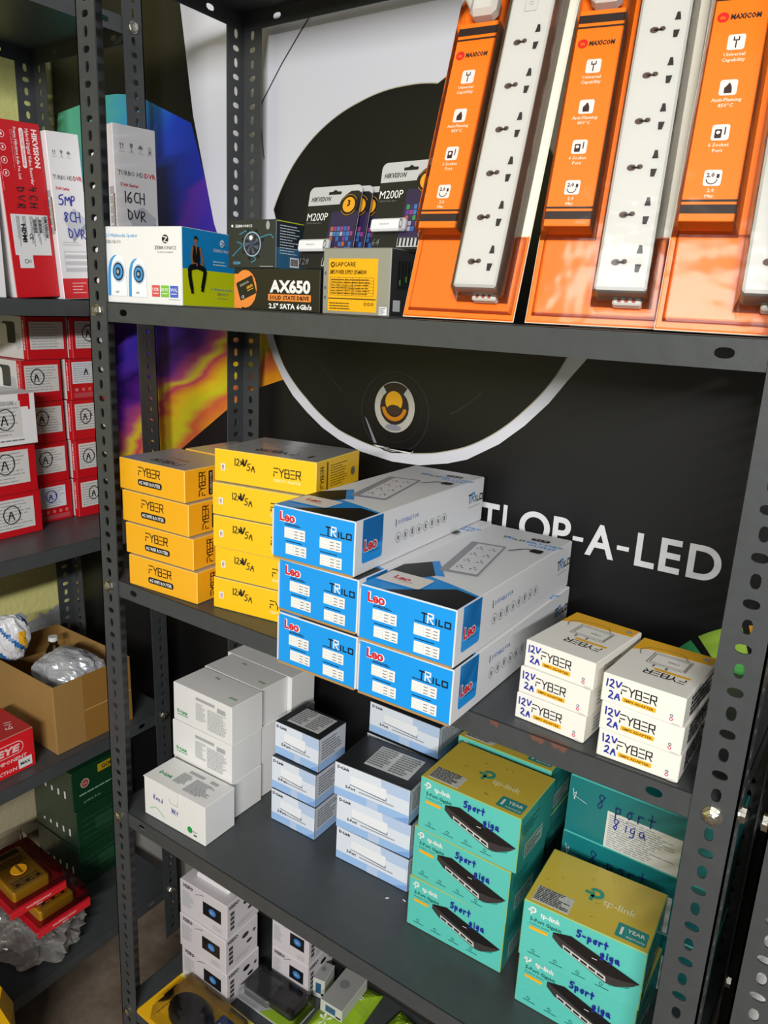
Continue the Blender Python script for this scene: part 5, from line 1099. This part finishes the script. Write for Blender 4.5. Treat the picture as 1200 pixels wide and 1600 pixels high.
# adapter pack with two dark plastic housings
root = empty('charger_pack', (.1330, .1250, S5 + .0008)); root.rotation_euler = (0, 0, R(1)); tag(root, 'clear pack with two dark plastic housings on grey and green card', 'charger pack')
m = MB(); CG = M('#c4c6c8', .4, 0, .1); LG = M('#a8cc34', .4, 0, .1)
# split the card so the green corner is its own print
prism(m, rrect(0, 0, .135, .068, .006), 0, .0015, CG); f = F((0, 0, .0015), (1, 0, 0), (0, 1, 0)); m.poly(f, [(.060, .001), (.134, .001), (.134, .067), (.110, .062), (.085, .030)], LG, 1); m.build('backing_card', root)
for (x, y, w_, d_, c_, nm_) in ((.012, .010, .060, .050, '#66686c', 'grey housing'), (.068, .016, .055, .048, '#1b1b1d', 'black housing')):
    m = MB(); m.box((x, y, .0016), (x + w_, y + d_, .022), M(c_, .35, 0, .2), .005); g = F((0, 0, .022), (1, 0, 0), (0, 1, 0)); m.lines(g, x + w_ * .35, y + d_ * .2, x + w_ * .8, y + d_ * .7, 4, GREYTXT, fill=.2); c = m.build('housing', root); c['label'] = nm_
m = MB(); hi = [(.008, .006, .024), (.130, .006, .024), (.130, .064, .024), (.008, .064, .024)]; lo = [(.004, .002, .0017), (.134, .002, .0017), (.134, .067, .0017), (.004, .067, .0017)]; m.face(hi, CLEAR)
for i in range(4): j = (i + 1) % 4; m.face([lo[i], lo[j], hi[j], hi[i]], CLEAR)
m.build('blister_shell', root)
root.scale = (1, 1, 1)
# lime packs and the little white boxes on them
def limepack(text, x, y, rz, w_=.085, d_=.13, tilt=0, seed=0):
    LM_ = M('#9cc22a', .35, 0, .4, .2, 25); m = MB(); n = 14; rn = random.Random(seed); H_ = []
    for i in range(n + 1):
        for j in range(n + 1):
            u, v = i / n, j / n; e = min(u, 1 - u, v, 1 - v); H_.append(V(u * w_, v * d_, .002 + .016 * min(1, e * 4) ** .6 + .002 * noise.noise(V(u * 6, v * 6, seed))))
    for i in range(n):
        for j in range(n): a = i * (n + 1) + j; m.face([H_[a], H_[a + n + 1], H_[a + n + 2], H_[a + 1]], LM_)
    m.face([(0, 0, 0), (0, d_, 0), (w_, d_, 0), (w_, 0, 0)], LM_)
    for (a, b) in (((0, 0), (w_, 0)), ((w_, 0), (w_, d_)), ((w_, d_), (0, d_)), ((0, d_), (0, 0))): m.face([(*a, 0), (*b, 0), (*b, .003), (*a, .003)], LM_)
    g = F((0, 0, .0188), (1, 0, 0), (0, 1, 0))
    for k_ in range(3):
        cx, cy = w_ * rn.uniform(.3, .7), d_ * (.25 + .25 * k_)
        for s_ in range(5): a = s_ * 2 * PI / 5 + rn.random(); m.poly(g, [(cx, cy), (cx + .011 * math.cos(a - .25), cy + .011 * math.sin(a - .25)), (cx + .014 * math.cos(a), cy + .014 * math.sin(a)), (cx + .011 * math.cos(a + .25), cy + .011 * math.sin(a + .25))], M('#e4eed0', .4), 1)
    o = m.build('lime_packet'); o.matrix_world = Matrix.Translation((x, y, S5 + .0008)) @ Matrix.Rotation(R(rz), 4, 'Z'); tag(o, text, 'packet', 'lime green packets'); return o
limepack('lime green packet under the small white box on the lowest shelf', .278, .135, 4, .082, .145, seed=1)
limepack('lime green packet with white flowers, rightmost on the lowest shelf', .375, .155, -8, .080, .125, seed=2)
limepack('lime green packet half under the shelf edge behind the others', .462, .150, -3, .080, .130, seed=3)
def tinybox(text, x, y, z, rz, w_, d_, h_):
    m, q = mkbox('small_white_box', w_, d_, h_, M('#c9cac4', .4), {'top': M('#9a9a98', .35, 0, .3)}, .0007); f = q['front']; m.rect(f, w_ * .25, h_ * .25, w_ * .70, h_ * .80, M('#2c5878', .4), 1); m.rect(f, w_ * .72, h_ * .15, w_ * .95, h_ * .3, BLACK, 1)
    m.disc(q['top'], w_ * .4, d_ * .6, w_ * .2, GREYTXT, 1); o = m.build('small_white_box'); put(o, (x, y, z), R(rz)); tag(o, text, 'box', 'small white boxes on the lowest shelf')
tinybox('small white box with a blue picture standing on a lime green packet', .286, .183, S5 + .0205, 3, .046, .080, .024)
tinybox('very small white box behind the pack with two dark housings', .245, .212, S5 + .0005, 12, .024, .040, .040)
tinybox('small flat white box between the lime green packets', .328 + .034, .060, S5 + .0005, 4, .045, .070, .018)
# white carton on the rack at the right, seen through the post's slots
m, q = mkbox('white_carton', .30, .14, .262, WHITE, c=.001); m.text(q['front'], 'FRAGILE', .15, .12, .02, GREYTXT, 2, al='c'); o = m.build('white_carton'); put(o, (.9105, .052, S4), 0); tag(o, 'white carton on the right rack, glimpsed through the slots of its post', 'carton')

# two scraps of paper on the lower shelf
for i, (px, py, rz) in enumerate([(602, 1404, 20), (629, 1406, -30)]):
    p = pl('Z', S4, px, py); m = MB(); q_ = [(0, 0), (.0045, .0012), (.0050, .0026), (.0012, .0022)]
    prism(m, q_, 0, .0008, WHITE2); o = m.build('paper_scrap'); put(o, (p.x, p.y, S4), R(rz)); tag(o, ['tiny white scrap on the bare lower shelf, the left one', 'tiny white scrap on the lower shelf nearest the teal stack'][i], 'scrap', 'paper scraps on the lower shelf')
